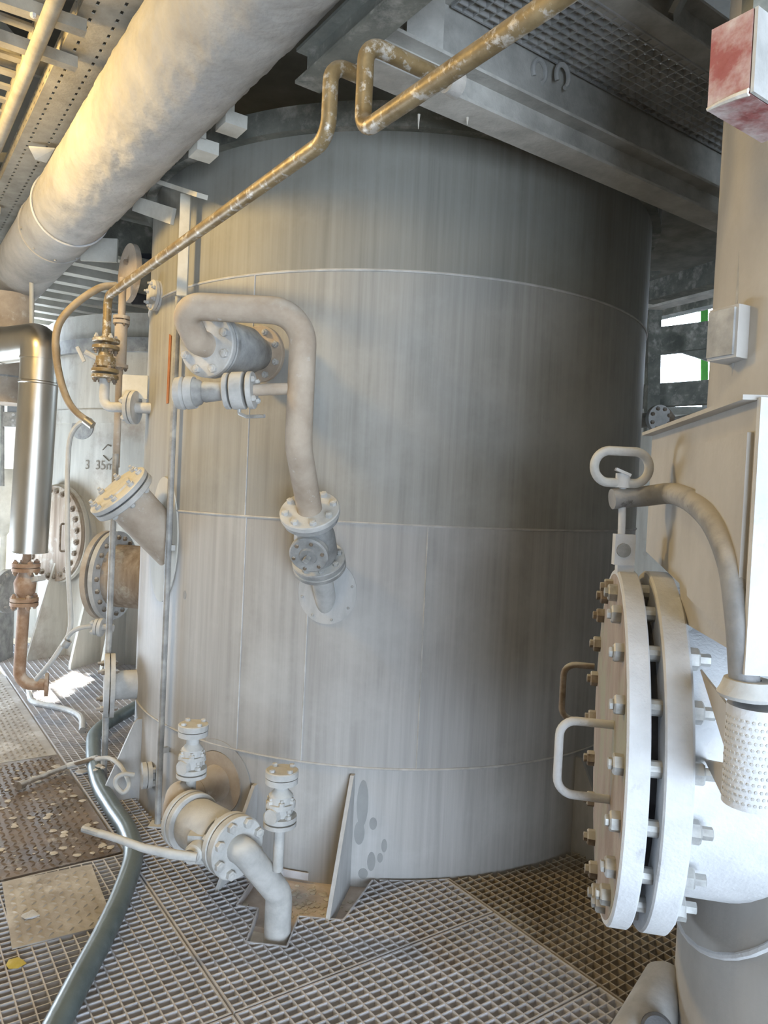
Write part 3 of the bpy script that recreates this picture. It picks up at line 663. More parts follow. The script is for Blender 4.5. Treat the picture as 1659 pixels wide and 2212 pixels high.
# round insulated stub poking in at the edge
# red junction box
rz = 2.22
Nn, Ll, Bb = onz(1628, 197, rz), onz(1528, 240, rz), onz(1640, 306, rz)
e2r = (Ll-Nn); e1r = E1*(Bb-Ll).length*1.05; e2r = E2*e2r.length
rh = .125
rb = thing('junction_box', Nn+EZ*0, 'red dust smeared junction box with pale lid hanging at the top right', 'box')
def rbox(o, a, b, z0, z1): return MB().prism([o+EZ*z0, o+a+EZ*z0, o+a+b+EZ*z0, o+b+EZ*z0], EZ*(z1-z0))
part('body', rbox(Nn+e2r*.10, e1r, e2r*.90, 0, rh), m_red, rb, 'red painted body')
part('lid', rbox(Nn, e1r, e2r*.07, .0, rh), m_dusty, rb, 'pale dusty lid')
part('seal', rbox(Nn+e2r*.06+E1*.004, e1r*.96, e2r*.05, .004, rh-.004), m_dark, rb)
part('dust_ridge', MB().tube([Nn+e2r*.1+V((0, 0, .002)), Nn+e2r*.4+V((-.001, -.001, .003)), Nn+e2r*.7+V((-.001, -.001, .003)), Nn+e2r*1.0+V((0, 0, .002))], [.006, .005, .004, .003], 7), m_crumb, rb)
part('hanger', MB().bar(Nn+e1r*.5+e2r*.6+EZ*rh, Nn+e1r*.5+e2r*.6+EZ*1.4, .04, .04, V((0, 1, 0))), m_beam, rb)
# pipe stub with dark plug beside the vessel foot
ps = thing('capped_pipe_stub', at(1395, 2290, 1.75), 'grey pipe stub with a dark round plug at the vessel foot', 'pipe')
s0, s1 = at(1330, 2330, 1.62), at(1448, 2112, 1.86)
part('pipe', MB().lathe(s0, s1-s0, [(0, 0), (0, .062), ((s1-s0).length-.02, .058), ((s1-s0).length, .045), ((s1-s0).length, 0)], 24), m_pad, ps)
part('plug', MB().lathe(at(1418, 2225, 1.68), V((-.25, -.8, .5)), [(0, 0), (0, .036), (.03, .036), (.036, .03), (.036, 0)], 24), m_dark, ps)
solo('black_hose', MB().tube(spline([at(1300, 2260, 1.80), at(1360, 2190, 1.84), at(1405, 2125, 1.92), onz(1440, 2095, .03)], 6), .02, 10), m_dark, 'black hose lying behind the grey pipe stub at the vessel foot', 'hose')

# ================================================================== overhead: duct, trays, beams, pipes
lamp('sodium_lamp', 'POINT', (-2.2, 2.6, 3.1), None, 125, (1, .68, .25), shadow_soft_size=.14)
lamp('sodium_lamp.001', 'POINT', (-.35, .35, 3.1), None, 34, (1, .76, .40), shadow_soft_size=.14)
DF = CAM+V((.418, .2925, .854)).normalized()*1.74; DR = .202
du = thing('air_duct', DF+E2*3, 'huge dust caked round duct running diagonally across the upper left', 'duct')
dmb = MB(); nseg = 320; n_ = 96; vs = []; fs = []
from mathutils import noise as mn
for i in range(nseg+1):
    t = -1.6+i*9.0/nseg; c = DF+E2*t
    for k in range(n_):
        a = 2*math.pi*k/n_; d = E1*math.cos(a)+EZ*math.sin(a); p = c+d*DR
        g = mn.noise(p*9)*.5+mn.noise(p*24)*.3+mn.noise(p*55)*.35; amp = (.012 if t < 4.4 else .002)
        vs.append(c+d*(DR+(0 if t < 4.4 else -.004)+g*amp))
for i in range(nseg):
    for k in range(n_):
        j = (k+1) % n_; fs.append((i*n_+k, i*n_+j, (i+1)*n_+j, (i+1)*n_+k))
dmb.add(vs, fs); part('shell', dmb, m_duct, du, sharp=60)
for t in (4.42,):
    part('strap', MB().tube([DF+E2*t+(E1*math.cos(a)+EZ*math.sin(a))*(DR+.004) for a in [2*math.pi*i/60 for i in range(60)]], .0055, 8, closed=True), m_white, du, 'bright strap band')
part('joint_band', MB().lathe(DF+E2*4.85, E2, [(0, DR-.02), (0, DR+.003), (.05, DR+.003), (.05, DR-.02)], 56), m_duct, du)
for i in range(10):
    a = 2*math.pi*i/10+.3; d = E1*math.cos(a)+EZ*math.sin(a); bolt(du, DF+E2*4.80+d*(DR-.003), d, .008, m_boltz, 1.0, 'rivet')
# --- perforated cable tray
def perforated(o, U, Wv, L, Wd, nu, nw, fu, fw):
    """sheet with nu x nw slots"""
    mb = MB(); du_, dw_ = L/nu, Wd/nw
    for i in range(nu):
        for j in range(nw):
            if False: continue
            x0, x1 = i*du_, (i+1)*du_; y0, y1 = j*dw_, (j+1)*dw_
            hx0, hx1 = x0+du_*(1-fu)/2, x1-du_*(1-fu)/2; hy0, hy1 = y0+dw_*(1-fw)/2, y1-dw_*(1-fw)/2
            q = lambda x, y: o+U*x+Wv*y
            mb.add([q(x0, y0), q(x1, y0), q(x1, y1), q(x0, y1), q(hx0, hy0), q(hx1, hy0), q(hx1, hy1), q(hx0, hy1)],
                   [(0, 1, 5, 4), (1, 2, 6, 5), (2, 3, 7, 6), (3, 0, 4, 7)])
    return mb
def weld(o):
    import bmesh
    bm = bmesh.new(); bm.from_mesh(o.data); bmesh.ops.remove_doubles(bm, verts=bm.verts, dist=1e-4)
    for f_ in bm.faces: f_.smooth = False
    bm.to_mesh(o.data); bm.free(); return o
TZ = 3.315
tl = onz(100, 180, TZ); tl0 = tl-E2*3.2
tr = thing('cable_tray', tl, 'wide perforated cable tray running above the left side of the duct', 'cable tray')
bt_ = weld(part('tray_bottom', perforated(tl0, E2, E1, 8.4, .42, 140, 5, .42, .14), m_tray, tr))
sm = bt_.modifiers.new('thickness', 'SOLIDIFY'); sm.thickness = .004
for k, s in ((0, 'a'), (.42, 'b')):
    rl = weld(part('side_rail', perforated(tl0+E1*k, E2, EZ, 8.4, .075, 120, 2, .35, .25), m_tray, tr)); sm = rl.modifiers.new('thickness', 'SOLIDIFY'); sm.thickness = .004
for i, t in enumerate((1.1, 2.9, 5.0)):
    part('cross_strut', MB().bar(tl0+E1*-.55+E2*t+EZ*-.03, tl0+E1*.06+E2*t+EZ*-.03, .045, .045), m_tray, tr)
# ladder tray beside it
lo = tl0-E1*.27+EZ*.05
ld = thing('cable_ladder', lo, 'narrow cable ladder with square openings left of the perforated tray', 'cable ladder')
for k in (0, .17): part('rail', MB().bar(lo+E1*k, lo+E1*k+E2*8.2, .012, .06), m_tray, ld)
for i in range(58):
    part('rung', MB().bar(lo+E2*(.1+i*.14), lo+E2*(.1+i*.14)+E1*.17, .045, .012), m_tray, ld)
# round pipe left of the ladder and a cross beam behind
pl = onz(40, 200, 3.22)
solo('ceiling_pipe', MB().tube([pl-E2*2.4, pl+E2*5.2], .027, 16), m_tray, 'round dusty pipe running under the cable ladder in the upper left corner', 'pipe')
cb0 = onz(-60, 85, 3.50); solo('cross_girder', MB().bar(cb0-E1*.6, cb0+E1*1.6, .02, .13), m_tray, 'pale flat girder crossing behind the cable ladder', 'girder')
hb = thing('pipe_hanger', onz(60, 30, 3.42), 'bolted yellowish strut hanger above the cable ladder', 'hanger')
h0, h1 = onz(-10, -5, 3.28), onz(185, 62, 3.28)
part('strut', MB().bar(h0, h1, .05, .045), m_tray, hb)
part('pipe', MB().tube([onz(90, 18, 3.33), onz(90, 18, 3.33)+EZ*.8], .045, 16), m_tray, hb)
part('clamp_plate', MB().box(onz(66, 8, 3.31), .11, .12, .012, E1, E2), m_tray, hb)
for px in ((72, 30), (104, 42)): bolt(hb, onz(*px, 3.255), -EZ, .012, m_white, 1.2)
solo('tray_tag', MB().prism([onz(62, 318, 3.29), onz(118, 322, 3.29), onz(100, 352, 3.25), onz(76, 345, 3.25)], EZ*.006), m_slat, 'pale bent tag plate under the perforated tray', 'plate')
# --- I-beams
def ibeam(p0, p1, h, wd, tf=.011, tw=.009, up=EZ):
    d = (p1-p0).normalized(); s = d.cross(up).normalized(); u_ = s.cross(d)
    prof = [(-wd/2, 0), (wd/2, 0), (wd/2, tf), (tw/2, tf), (tw/2, h-tf), (wd/2, h-tf), (wd/2, h), (-wd/2, h), (-wd/2, h-tf), (-tw/2, h-tf), (-tw/2, tf), (-wd/2, tf)]
    mb = MB(); P = [s*x+u_*z for x, z in prof]; n = 12
    mb.v = [p0+p for p in P]+[p1+p for p in P]
    mb.f = [(i, (i+1) % n, n+(i+1) % n, n+i) for i in range(n)]
    for o in (0, n):
        for q in ((0, 1, 2, 11), (11, 2, 3, 10), (10, 3, 4, 9), (9, 4, 5, 8), (8, 5, 6, 7)): mb.f.append(tuple(o+i for i in q))
    return mb
zb = 2.90
pA = onz(1250, 352, zb); pE = onz(1575, 478, zb); 
solo('platform_beam', ibeam(pA-E1*1.05, pA+E1*1.9, .125, .125), m_beaml, 'dusty steel I-beam crossing in front of the top of the big tank', 'beam')
# deeper edge beam behind it, carrying the grating
pB = pA+E2*.16+EZ*.20
solo('edge_beam', ibeam(pB-E1*.75, pB+E1*2.1, .26, .10), m_beaml, 'deep grey edge beam above the I-beam carrying the overhead grating', 'beam')
pC = onz(1425, 75, 3.34)
solo('platform_beam', ibeam(pC-E1*1.5, pC+E1*1.6, .16, .13), m_beaml, 'pale blotched beam along the near edge of the overhead grating', 'beam')
br0 = onz(1450, 30, 3.40); solo('diagonal_brace', MB().bar(br0-EZ*.02, br0+V((.25, -.1, .55)), .08, .02), m_beaml, 'pale diagonal brace plate rising from the near overhead beam', 'brace')
pD = onz(640, 182, 2.88)+E1*.04
solo('cut_beam', ibeam(pD, pD-E2*1.8, .11, .09), m_beam, 'short beam with cut end hanging beside the duct', 'beam')
hp = min((pA+E1*(i*.02-1.0) for i in range(80)), key=lambda q: abs((q-at(912, 170, q.y)).x))
solo('hanger_post', ibeam(V((hp.x, hp.y, 3.027)), V((hp.x, hp.y, 3.9)), .10, .12, up=V((0, 1, 0))), m_beaml, 'vertical pale H-section hanger post in front of the tank top', 'post')
for i, (x, y, Y) in enumerate(((500, 268, 2.95), (440, 325, 3.05))):
    q = at(x, y, Y); solo('support_block', MB().box(q, .09, .10, .05, E1, E2).box(q+EZ*.05-E1*.03, .04, .10, .06, E1, E2), m_slat, ('small pale support angle poking out below the duct beside the tank rim', 'smaller pale support angle below the duct nearer the left bracket')[i], 'support')
# overhead grating
gl = AB(0, 0)
def ab_of(p): d = p-ORG; return d.dot(E1), d.dot(E2)
a0, b1_ = ab_of(pB-E1*.35); b0_ = ab_of(pC)[1]
grating('overhead_grating', 'dark overhead walkway grating seen from below at the upper right', a0-.2, a0+2.3, b0_+.02, b1_-.02, lambda a, b: (lambda p: (p.x-COLC.x)**2+(p.y-COLC.y)**2 > (COLR+.02)**2)(AB(a, b)), z=3.36, sa=.050, sb=.036, w=.005, h1=.026, h2=.0262, mat=m_grated)
for i, (x, y) in enumerate(((1165, 155), (1215, 165))):
    q = onz(x, y, 3.28)
    solo('pipe_clip', MB().tube([q+E2*.02*0+(E1*math.cos(a)*.035+EZ*math.sin(a)*.045) for a in [R_(-60+i_*25) for i_ in range(12)]], .010, 7), m_dusty, ('dusty curved clip hanging under the overhead grating, nearer the hanger post', 'dusty curved clip hanging under the overhead grating, nearer the red box')[i], 'clip')
# deck of the storey above and its joists
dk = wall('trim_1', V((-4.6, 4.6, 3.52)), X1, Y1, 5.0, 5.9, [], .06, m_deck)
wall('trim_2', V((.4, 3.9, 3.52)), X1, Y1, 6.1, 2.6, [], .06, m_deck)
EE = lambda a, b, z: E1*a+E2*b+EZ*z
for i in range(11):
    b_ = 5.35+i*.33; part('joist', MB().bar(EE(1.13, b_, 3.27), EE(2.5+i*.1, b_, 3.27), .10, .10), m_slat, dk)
solo('dark_girder', MB().bar(EE(1.13, 5.12, 3.20), EE(2.2, 5.12, 3.20), .08, .24), m_beam, 'dark green girder under the upper deck behind the blind disc', 'girder')
q2 = at(215, 540, 4.55); solo('hanging_plate', MB().box(q2, .22, .02, .14), m_slat, 'pale square plate hanging below the duct', 'plate')
# --- stained pipes in front of the tank top
r_y = .0215
ye = at(233, 640, 3.86); ys = ye-E2*2.235
yp = thing('stained_pipe', ye, 'long yellow brown stained pipe sloping across the view from the left valve', 'pipe')
yt = ys+EZ*.200
part('pipe', MB().tube(fillet([ye-EZ*.30, ye, ys, yt, yt+E1*.12], [.05, .06, .045], 8), r_y, 18), m_yel, yp)
o2 = onz(783, 284, 2.50)
zz = thing('stained_pipe', o2, 'rust brown stained pipe stepping down and running up to the top edge', 'pipe')
o3 = V((o2.x, o2.y, at(783, 92, o2.y).z))
part('pipe', MB().tube(fillet([o2-E2*1.6, o2, o3, o3+E1*.30], [.045, .045], 8), .0215, 18), m_yel, zz)
part('collar', MB().lathe(o3+E1*.26, E1, [(0, .02), (0, .032), (.04, .035), (.04, .02)], 20), m_dusty, zz)
for k in range(5):
    a = k*1.3; part('dust_spike', MB().cyl(o3+E1*.28+EZ*.015, o3+E1*(.30+.02*math.cos(a))+EZ*(.05+.02*math.sin(a))+E2*.015*math.cos(a*2), .012, .002, 7), m_crumb, zz)
# icicles of dust under the I-beam
for k, (x, y, h) in enumerate(((905, 255, .05), (1010, 262, .025))):
    q = onz(x, y-8, zb); solo('dust_icicle', MB().cyl(q, q-EZ*h, .005, .001, 7), m_crumb, ('thin dust icicle hanging below the brown stepped pipe', 'short dust icicle below the I-beam')[k], 'icicle')

# ================================================================== far left: second vessel, pipes and valves
T2, R2 = V((-1.95, 8.05, 0)), 1.62
t2 = thing('pale_vessel', (T2.x, T2.y, 0), 'pale dusty vessel with brown manway cover in the left background', 'vessel')
Z2 = [-.05, .93, 3.06]
for i in range(2): part('shell_course', ring_shell(Z2[i], Z2[i+1], R2, T2, 96), m_tank2, t2)
part('ledge', ring_shell(.92, .945, R2+.02, T2, 96, .03), m_tank2, t2)
part('band', ring_shell(2.72, 2.84, R2+.05, T2, 96, .06), m_dustgrey, t2)
part('band', ring_shell(2.10, 2.22, R2+.012, T2, 96, .02), m_tank2, t2)
for px in (70, 140, 215, 268):
    p = oncyl(px, 1380, R2, T2); t0 = thof(p, T2); n = V((math.cos(t0), math.sin(t0), 0)); s = V((-n.y, n.x, 0))
    q = lambda d, z: V((T2.x, T2.y, 0))+n*(R2+d)+EZ*z-s*.012
    part('gusset', MB().prism([q(-.01, 0), q(.36, 0), q(.36, .04), q(.10, .93), q(-.01, .93)], s*.024), m_tank2, t2)
mp_ = oncyl(142, 1152, R2, T2); mn_ = outn(mp_, T2)
mw2 = part('manway_neck', MB().lathe(mp_-mn_*.1, mn_, [(0, 0), (0, .40), (.17, .40), (.17, 0)], 48), m_tank2, t2)
part('manway_flange', MB().lathe(mp_+mn_*.05, mn_, [(0, 0), (0, .445), (.035, .445), (.035, 0)], 56), m_tank2, mw2)
part('manway_cover', MB().lathe(mp_+mn_*.09, mn_, [(0, 0), (0, .43), (.03, .43), (.036, .42), (.036, 0)], 56), m_brown, mw2, 'brown streaked round cover')
bolts(mw2, mp_+mn_*.125, mn_, .385, 24, .026, m_boltr, .5, 1.2)
u, w = frame(mn_); side = V((mn_.y*-1, mn_.x, 0)); side = side if side.x > 0 else -side
hq = mp_+mn_*.125+side*.20+EZ*-.02
part('handle', MB().tube(fillet([hq+EZ*.12, hq+EZ*.12+mn_*.05, hq-EZ*.12+mn_*.05, hq-EZ*.12], .02, 4), .010, 8), m_boltr, mw2)
# nozzle with small ledge and pictogram plate above the manway
lp = oncyl(178, 925, R2, T2); 
part('name_plate', patch(lp, .14, .10, R2, T2, .01), m_dustgrey, t2)
# hand lettering on the shell
def lettering(txt, px, py, size):
    cu = bpy.data.curves.new('lettering', 'FONT'); cu.body = txt; cu.size = size
    tmp = bpy.data.objects.new('lettering', cu); COL.objects.link(tmp); dg = bpy.context.evaluated_depsgraph_get()
    me = bpy.data.meshes.new_from_object(tmp.evaluated_get(dg)); bpy.data.objects.remove(tmp)
    p = oncyl(px, py, R2, T2); t0 = thof(p, T2)
    mb = MB(); mb.v = [cylpt(t0+v.co.x/R2, p.z+v.co.y, R2+.004, T2) for v in me.vertices]; mb.f = [tuple(f.vertices) for f in me.polygons]
    part('hand_lettering', mb, m_ink, t2, kind='stuff')
lettering('3  35m', 184, 1013, .115)
# chevron marks
for pts in (((223, 984), (235, 996), (243, 988)), ((222, 972), (232, 961), (240, 964))):
    part('marker_stroke', MB().tube([oncyl(x, y, R2+.004, T2) for x, y in pts], .0045, 5), m_ink, t2)

# wide vessel/duct column at the far left edge with elbow
fl = thing('clad_pipe', at(60, 1190, 4.6), 'tall polished silver clad pipe with elbow at the left edge', 'pipe')
Yc = 4.6; cx = at(86, 800, Yc); rC = .112
zt_ = at(86, 772, Yc).z; zbm = at(60, 1192, Yc).z; dxl = at(61, 1192, Yc)
part('cladding', MB().lathe(V((dxl.x, Yc, zbm)), V((cx.x-dxl.x, 0, zt_-zbm)), [(0, 0), (0, rC), (zt_-zbm-.17, rC), (zt_-zbm-.165, rC+.005), (zt_-zbm-.155, rC+.005), (zt_-zbm-.15, rC), (zt_-zbm, rC), (zt_-zbm, 0)], 40), m_silver, fl)
elb = fillet([V((cx.x, Yc, zt_-.02)), V((cx.x, Yc, zt_+.10)), V((cx.x-1.1, Yc+.55, zt_+.06))], [.13], 12)
part('elbow', MB().tube(elb, rC+.002, 32), m_silver, fl)
for k, (o_, ax_) in enumerate(((V((cx.x, Yc, zt_-.015)), EZ), (V((cx.x-.30, Yc+.15, zt_+.09)), V((-1, .5, 0))))):
    part('seam_band', MB().lathe(o_, ax_, [(0, rC), (0, rC+.006), (.012, rC+.006), (.012, rC)], 40), m_silver, fl)
part('end_rim', MB().lathe(V((dxl.x, Yc, zbm-.004)), EZ, [(0, rC-.01), (0, rC+.003), (.012, rC+.003), (.012, rC-.01)], 40), m_silver, fl)
# rusty drain below it
rd = thing('rusty_drain', at(45, 1480, Yc), 'rusty brown drain pipe with small valve below the silver clad pipe', 'pipe')
xx = lambda y, px: at(px, y, Yc)
part('pipe', MB().cyl(xx(1175, 60), xx(1220, 56), .026), m_rust, rd)
def rfl(y, px, R): 
    f = part('flange', MB().lathe(xx(y, px), EZ, [(0, 0), (0, R), (.022, R), (.022, R*.8), (.028, R*.8), (.028, R), (.05, R), (.05, 0)], 28), m_rust, rd)
    bolts(f, xx(y, px)+EZ*.05, EZ, R*.78, 4, .016, m_rust, .5, 1.5); bolts(f, xx(y, px), -EZ, R*.78, 4, .016, m_rust, .5, 1.5)
rfl(1234, 56, .082); rfl(1308, 52, .082)
part('valve_body', MB().lathe(xx(1300, 53), EZ, [(0, 0), (0, .045), (.03, .036), (.06, .06), (.12, .066), (.16, .05), (.20, .036), (.22, .036), (.22, 0)], 24), m_rust, rd)
part('lever', MB().bar(xx(1252, 72), xx(1250, 98)+V((0, -.05, .01)), .05, .03), m_dusty, rd)
part('pipe', MB().tube(fillet([xx(1300, 52), xx(1478, 40), xx(1479, 100)], [.10], 8), .036, 18), m_rust, rd)
ef = xx(1479, 97); part('end_flange', MB().lathe(ef, V((.93, .36, 0)), [(0, 0), (0, .072), (.02, .072), (.02, 0)], 30), m_rust, rd)
# far pipes in the bright doorway
gp = at(72, 900, 5.6)
solo('thin_post', MB().tube([V((gp.x-.55, 5.6, 0)), V((gp.x-.55, 5.6, 2.9))], .012, 8), m_dustgrey, 'thin grey post beyond the silver clad pipe', 'post')
ins = thing('instrument_panel', at(25, 900, 7.2), 'small grey instrument boxes on a post in the bright doorway', 'instrument')
part('post', MB().tube([at(5, 1050, 7.2), at(5, 835, 7.2)], .02, 8), m_dustgrey, ins)
part('handwheel', MB().lathe(at(6, 836, 7.2), EZ, [(0, 0), (0, .09), (.02, .09), (.02, 0)], 20), m_dustgrey, ins)
part('box', MB().box(at(33, 876, 7.2), .11, .08, .16), m_blue, ins)
part('box', MB().box(at(27, 907, 7.2), .14, .10, .14), m_boltz, ins)
for y in (896, 908, 918): bolt(ins, at(29, y, 7.12), V((0, -1, 0)), .014, m_white, 1.1, 'knob')
part('pipe', MB().tube([at(36, 862, 7.2), at(36, 800, 7.2)], .03, 10), m_slat, ins)
part('flange', MB().lathe(at(36, 842, 7.2), EZ, [(0, 0), (0, .06), (.03, .06), (.03, 0)], 16), m_green, ins)
hp2 = thing('hopper', at(0, 1060, 7.6), 'pale hopper cone beside the bright doorway at the left edge', 'hopper')
part('cone', MB().lathe(at(5, 1160, 7.6), EZ, [(0, 0), (0, .03), (.55, .38), (.70, .38), (.70, 0)], 24), m_slat, hp2)
part('leg', MB().cyl(at(8, 1160, 7.6)+EZ*.05, V((at(8, 1160, 7.6).x, 7.6, -.05)), .03), m_slat, hp2)
mo = thing('pump_motor', at(8, 1270, 6.4), 'grey flanged pump end beside the rusty valve at the left edge', 'pump')
part('casing', MB().lathe(at(-30, 1272, 6.4), V((1, -.25, 0)), [(0, 0), (0, .16), (.20, .16), (.21, .19), (.25, .19), (.25, 0)], 28), m_dustgrey, mo)
bolts(mo, at(-30, 1272, 6.4)+V((1, -.25, 0)).normalized()*.25, V((1, -.25, 0)), .15, 8, .02, m_dustgrey, .5, 1.3)
part('foot', MB().box(V((at(-20, 1272, 6.4).x, 6.4, .22)), .3, .25, .55), m_dustgrey, mo)
# flat lid of a wide duct above the silver elbow
wd_ = thing('clad_riser', at(25, 720, 5.4), 'wide yellowish clad riser pipe behind the silver elbow', 'pipe')
rcx = at(18, 720, 5.4)
part('pipe', MB().cyl(V((rcx.x, 5.4, 2.12)), V((rcx.x, 5.4, 2.90)), .165, n=36), m_tan, wd_)
part('seam_band', MB().lathe(V((rcx.x, 5.4, 2.30)), EZ, [(0, .16), (0, .169), (.012, .169), (.012, .16)], 36), m_dustgrey, wd_)
solo('thin_post', MB().tube([at(68, 560, 5.0), at(68, 745, 5.0)], .014, 8), m_slat, 'thin pale hanger rod beside the wide clad riser', 'post')

# ---------------------------------------------------------------- left valve below the stained pipe
lv = thing('stained_valve', ye-EZ*.5, 'yellow stained flanged valve hanging below the long stained pipe', 'valve')
cxv = V((ye.x, ye.y, 0)); zq = lambda y: at(233, y, ye.y).z
def lf(y, R=.068, t=.02, mat=m_yel, nb=4):
    f = part('flange', MB().lathe(V((ye.x, ye.y, zq(y))), EZ, [(0, 0), (0, R-.003), (.003, R), (t-.003, R), (t, R-.003), (t, 0)], 32), mat, lv)
    return f
def P_(y): return V((ye.x, ye.y, zq(y)))
f = lf(741); bolts(f, P_(741)+EZ*.02, EZ, .052, 4, .013, m_dusty, .5, 1.7)
f = lf(756); bolts(f, P_(756), -EZ, .052, 4, .013, m_boltr, .5, 1.8)
part('body', MB().lathe(P_(805), EZ, [(0, 0), (0, .034), (.02, .038), (.03, .05), (.075, .052), (.085, .038), (.13, .034), (.13, 0)], 24), m_yel, lv)
f = lf(806); bolts(f, P_(806)+EZ*.02, EZ, .052, 4, .013, m_boltr, .5, 1.8)
f = lf(819); bolts(f, P_(819), -EZ, .052, 4, .013, m_boltr, .5, 1.6)
part('stem', MB().cyl(P_(785), P_(775)+V((-.09, -.05, .02)), .016, n=10), m_dusty, lv)
part('handle', MB().tube([P_(775)+V((-.085, -.06, -.03)), P_(770)+V((-.12, -.07, .03))], .01, 8), m_dusty, lv)
nf_ = at(290, 880, ye.y-.05)
part('outlet_pipe', MB().tube(fillet([P_(815), P_(880), V((nf_.x-.02, nf_.y, zq(880)))], [.05], 7), .0255, 16), m_dusty, lv)
nfx = V((1, -.05, 0)).normalized(); nc = V((nf_.x-.03, nf_.y, zq(880)))
f = part('flange', MB().lathe(nc, nfx, [(0, 0), (0, .085), (.018, .085), (.018, .07), (.024, .07), (.024, .085), (.042, .085), (.042, 0)], 32), m_dusty, lv)
bolts(f, nc, -nfx, .062, 4, .018, m_dusty, .3, 1.4)
part('outlet_pipe', MB().cyl(nc+nfx*.04, nc+nfx*.17, .028), m_dusty, lv)
part('mount_plate', MB().box(nc+V((.02, .03, .11)), .13, .012, .12), m_slat, lv)
# slim riser behind it with flanges
sx = at(262, 700, 4.15)
sr = thing('slim_riser', V((sx.x, sx.y, 1.3)), 'slim dusty riser with small flanges behind the stained valve', 'pipe')
part('pipe', MB().tube([V((sx.x, sx.y, at(262, 1010, 4.15).z)), V((sx.x, sx.y, at(265, 600, 4.15).z))], .02, 12), m_tan, sr)
for y in (690, 700, 795):
    f = part('flange', MB().lathe(V((sx.x, sx.y, at(262, y, 4.15).z)), EZ, [(0, 0), (0, .045), (.018, .045), (.018, 0)], 24), m_tan, sr)
    bolts(f, V((sx.x, sx.y, at(262, y, 4.15).z)), -EZ, .034, 4, .010, m_boltr, .5, 1.5)
part('body', MB().cyl(V((sx.x, sx.y, at(262, 790, 4.15).z)), V((sx.x, sx.y, at(262, 702, 4.15).z)), .034, n=16), m_tan, sr)
# tall disc (chain wheel) above
dw = at(278, 590, 4.3); dwn = V((-.79, -.60, .0)).normalized()
dw_ = thing('blind_disc', dw, 'tall narrow pale blind disc standing edge-on above the stained pipe end', 'disc')
part('disc', MB().lathe(dw-dwn*.02, dwn, [(0, 0), (0, .165), (.03, .165), (.03, 0)], 40), m_tan, dw_)
bolt(dw_, dw+dwn*.01+V((.0, 0, .06)), dwn, .018, m_boltr, 1.2)
part('neck', MB().cyl(dw-dwn*.02, dw-dwn*.30, .10, n=28), m_beam, dw_)
part('web_plate', MB().prism([dw+V((.0, .02, .12)), dw+V((.18, .25, .20)), dw+V((.20, .30, -.10)), dw+V((.0, .06, -.16))], V((0, .02, 0))), m_dark, dw_)
# hoses
hs = [at(252, 617, 3.9), at(215, 622, 3.85), at(165, 655, 3.8), at(130, 695, 3.78), at(120, 740, 3.78), at(126, 800, 3.78), at(142, 855, 3.78), at(162, 888, 3.78), at(192, 912, 3.78)]
bh = thing('rubber_hose', hs[0], 'brown rubber hose arching from the stained pipe down to a metal ferrule', 'hose')
part('hose', MB().tube(spline(hs, 6), .0185, 12), m_bhose, bh)
part('ferrule', MB().lathe(hs[-1]-V((.02, 0, -.012)), V((.8, 0, -.55)), [(0, 0), (0, .021), (.05, .021), (.05, .012), (.0501, 0)], 14), m_silver, bh)
gh = [at(196, 908, 3.95), at(172, 915, 4.0), at(152, 945, 4.05), at(146, 1010, 4.1), at(145, 1100, 4.1), at(147, 1230, 4.1), at(153, 1330, 4.1), at(150, 1365, 4.1), at(140, 1385, 4.1), at(110, 1430, 4.1), at(78, 1468, 4.15)]
dh = thing('dust_hose', gh[0], 'pale dusty hose hanging down to a drooping end behind the rusty drain', 'hose')
part('hose', MB().tube(spline(gh, 6), .0135, 10), m_ghose, dh)
part('clamp', MB().lathe(at(143, 1390, 4.08), V((.5, 0, .8)), [(-.02, .012), (-.02, .022), (.02, .022), (.02, .012)], 14), m_boltz, dh)
bh2 = thing('branch_hose', at(150, 1370, 4.1), 'short grey hose curving from the dusty hose to a small flanged nozzle', 'hose')
part('hose', MB().tube(spline([at(146, 1375, 4.1), at(160, 1362, 4.08), at(180, 1355, 4.06), at(205, 1352, 4.04)], 6), .0125, 10), m_ghose, bh2)
f = part('flange', MB().lathe(at(206, 1354, 4.04), V((1, 0, -.05)), [(0, 0), (0, .045), (.016, .045), (.016, .035), (.022, .035), (.022, .05), (.04, .05), (.04, 0)], 24), m_dusty, bh2)
bolts(f, at(206, 1354, 4.04), V((-1, 0, 0)), .036, 4, .014, m_dusty, .5, 1.4)
part('nozzle', MB().cyl(at(222, 1355, 4.04), at(245, 1357, 4.04), .02, n=14), m_dusty, bh2)
# slender grey post in front of the manway disc
gp2 = at(238, 1300, 3.9); zt2 = at(244, 980, 3.9).z; zb2 = 0.0
solo('grey_post', MB().tube([V((gp2.x-.0, 3.9, 0)), V((gp2.x, 3.9, zt2))], .0165, 10), m_dustgrey, 'slender grey post beside the low side nozzle of the big tank', 'post')
# hose end curled on far grating
solo('grey_hose_end', MB().tube(spline([onz(62, 1488, .03), onz(70, 1515, .02), onz(110, 1525, .02), onz(150, 1535, .02), onz(175, 1550, .025), onz(178, 1578, .02)], 6), .02, 10), m_dustgrey, 'grey hose end curled on the far grating', 'hose')
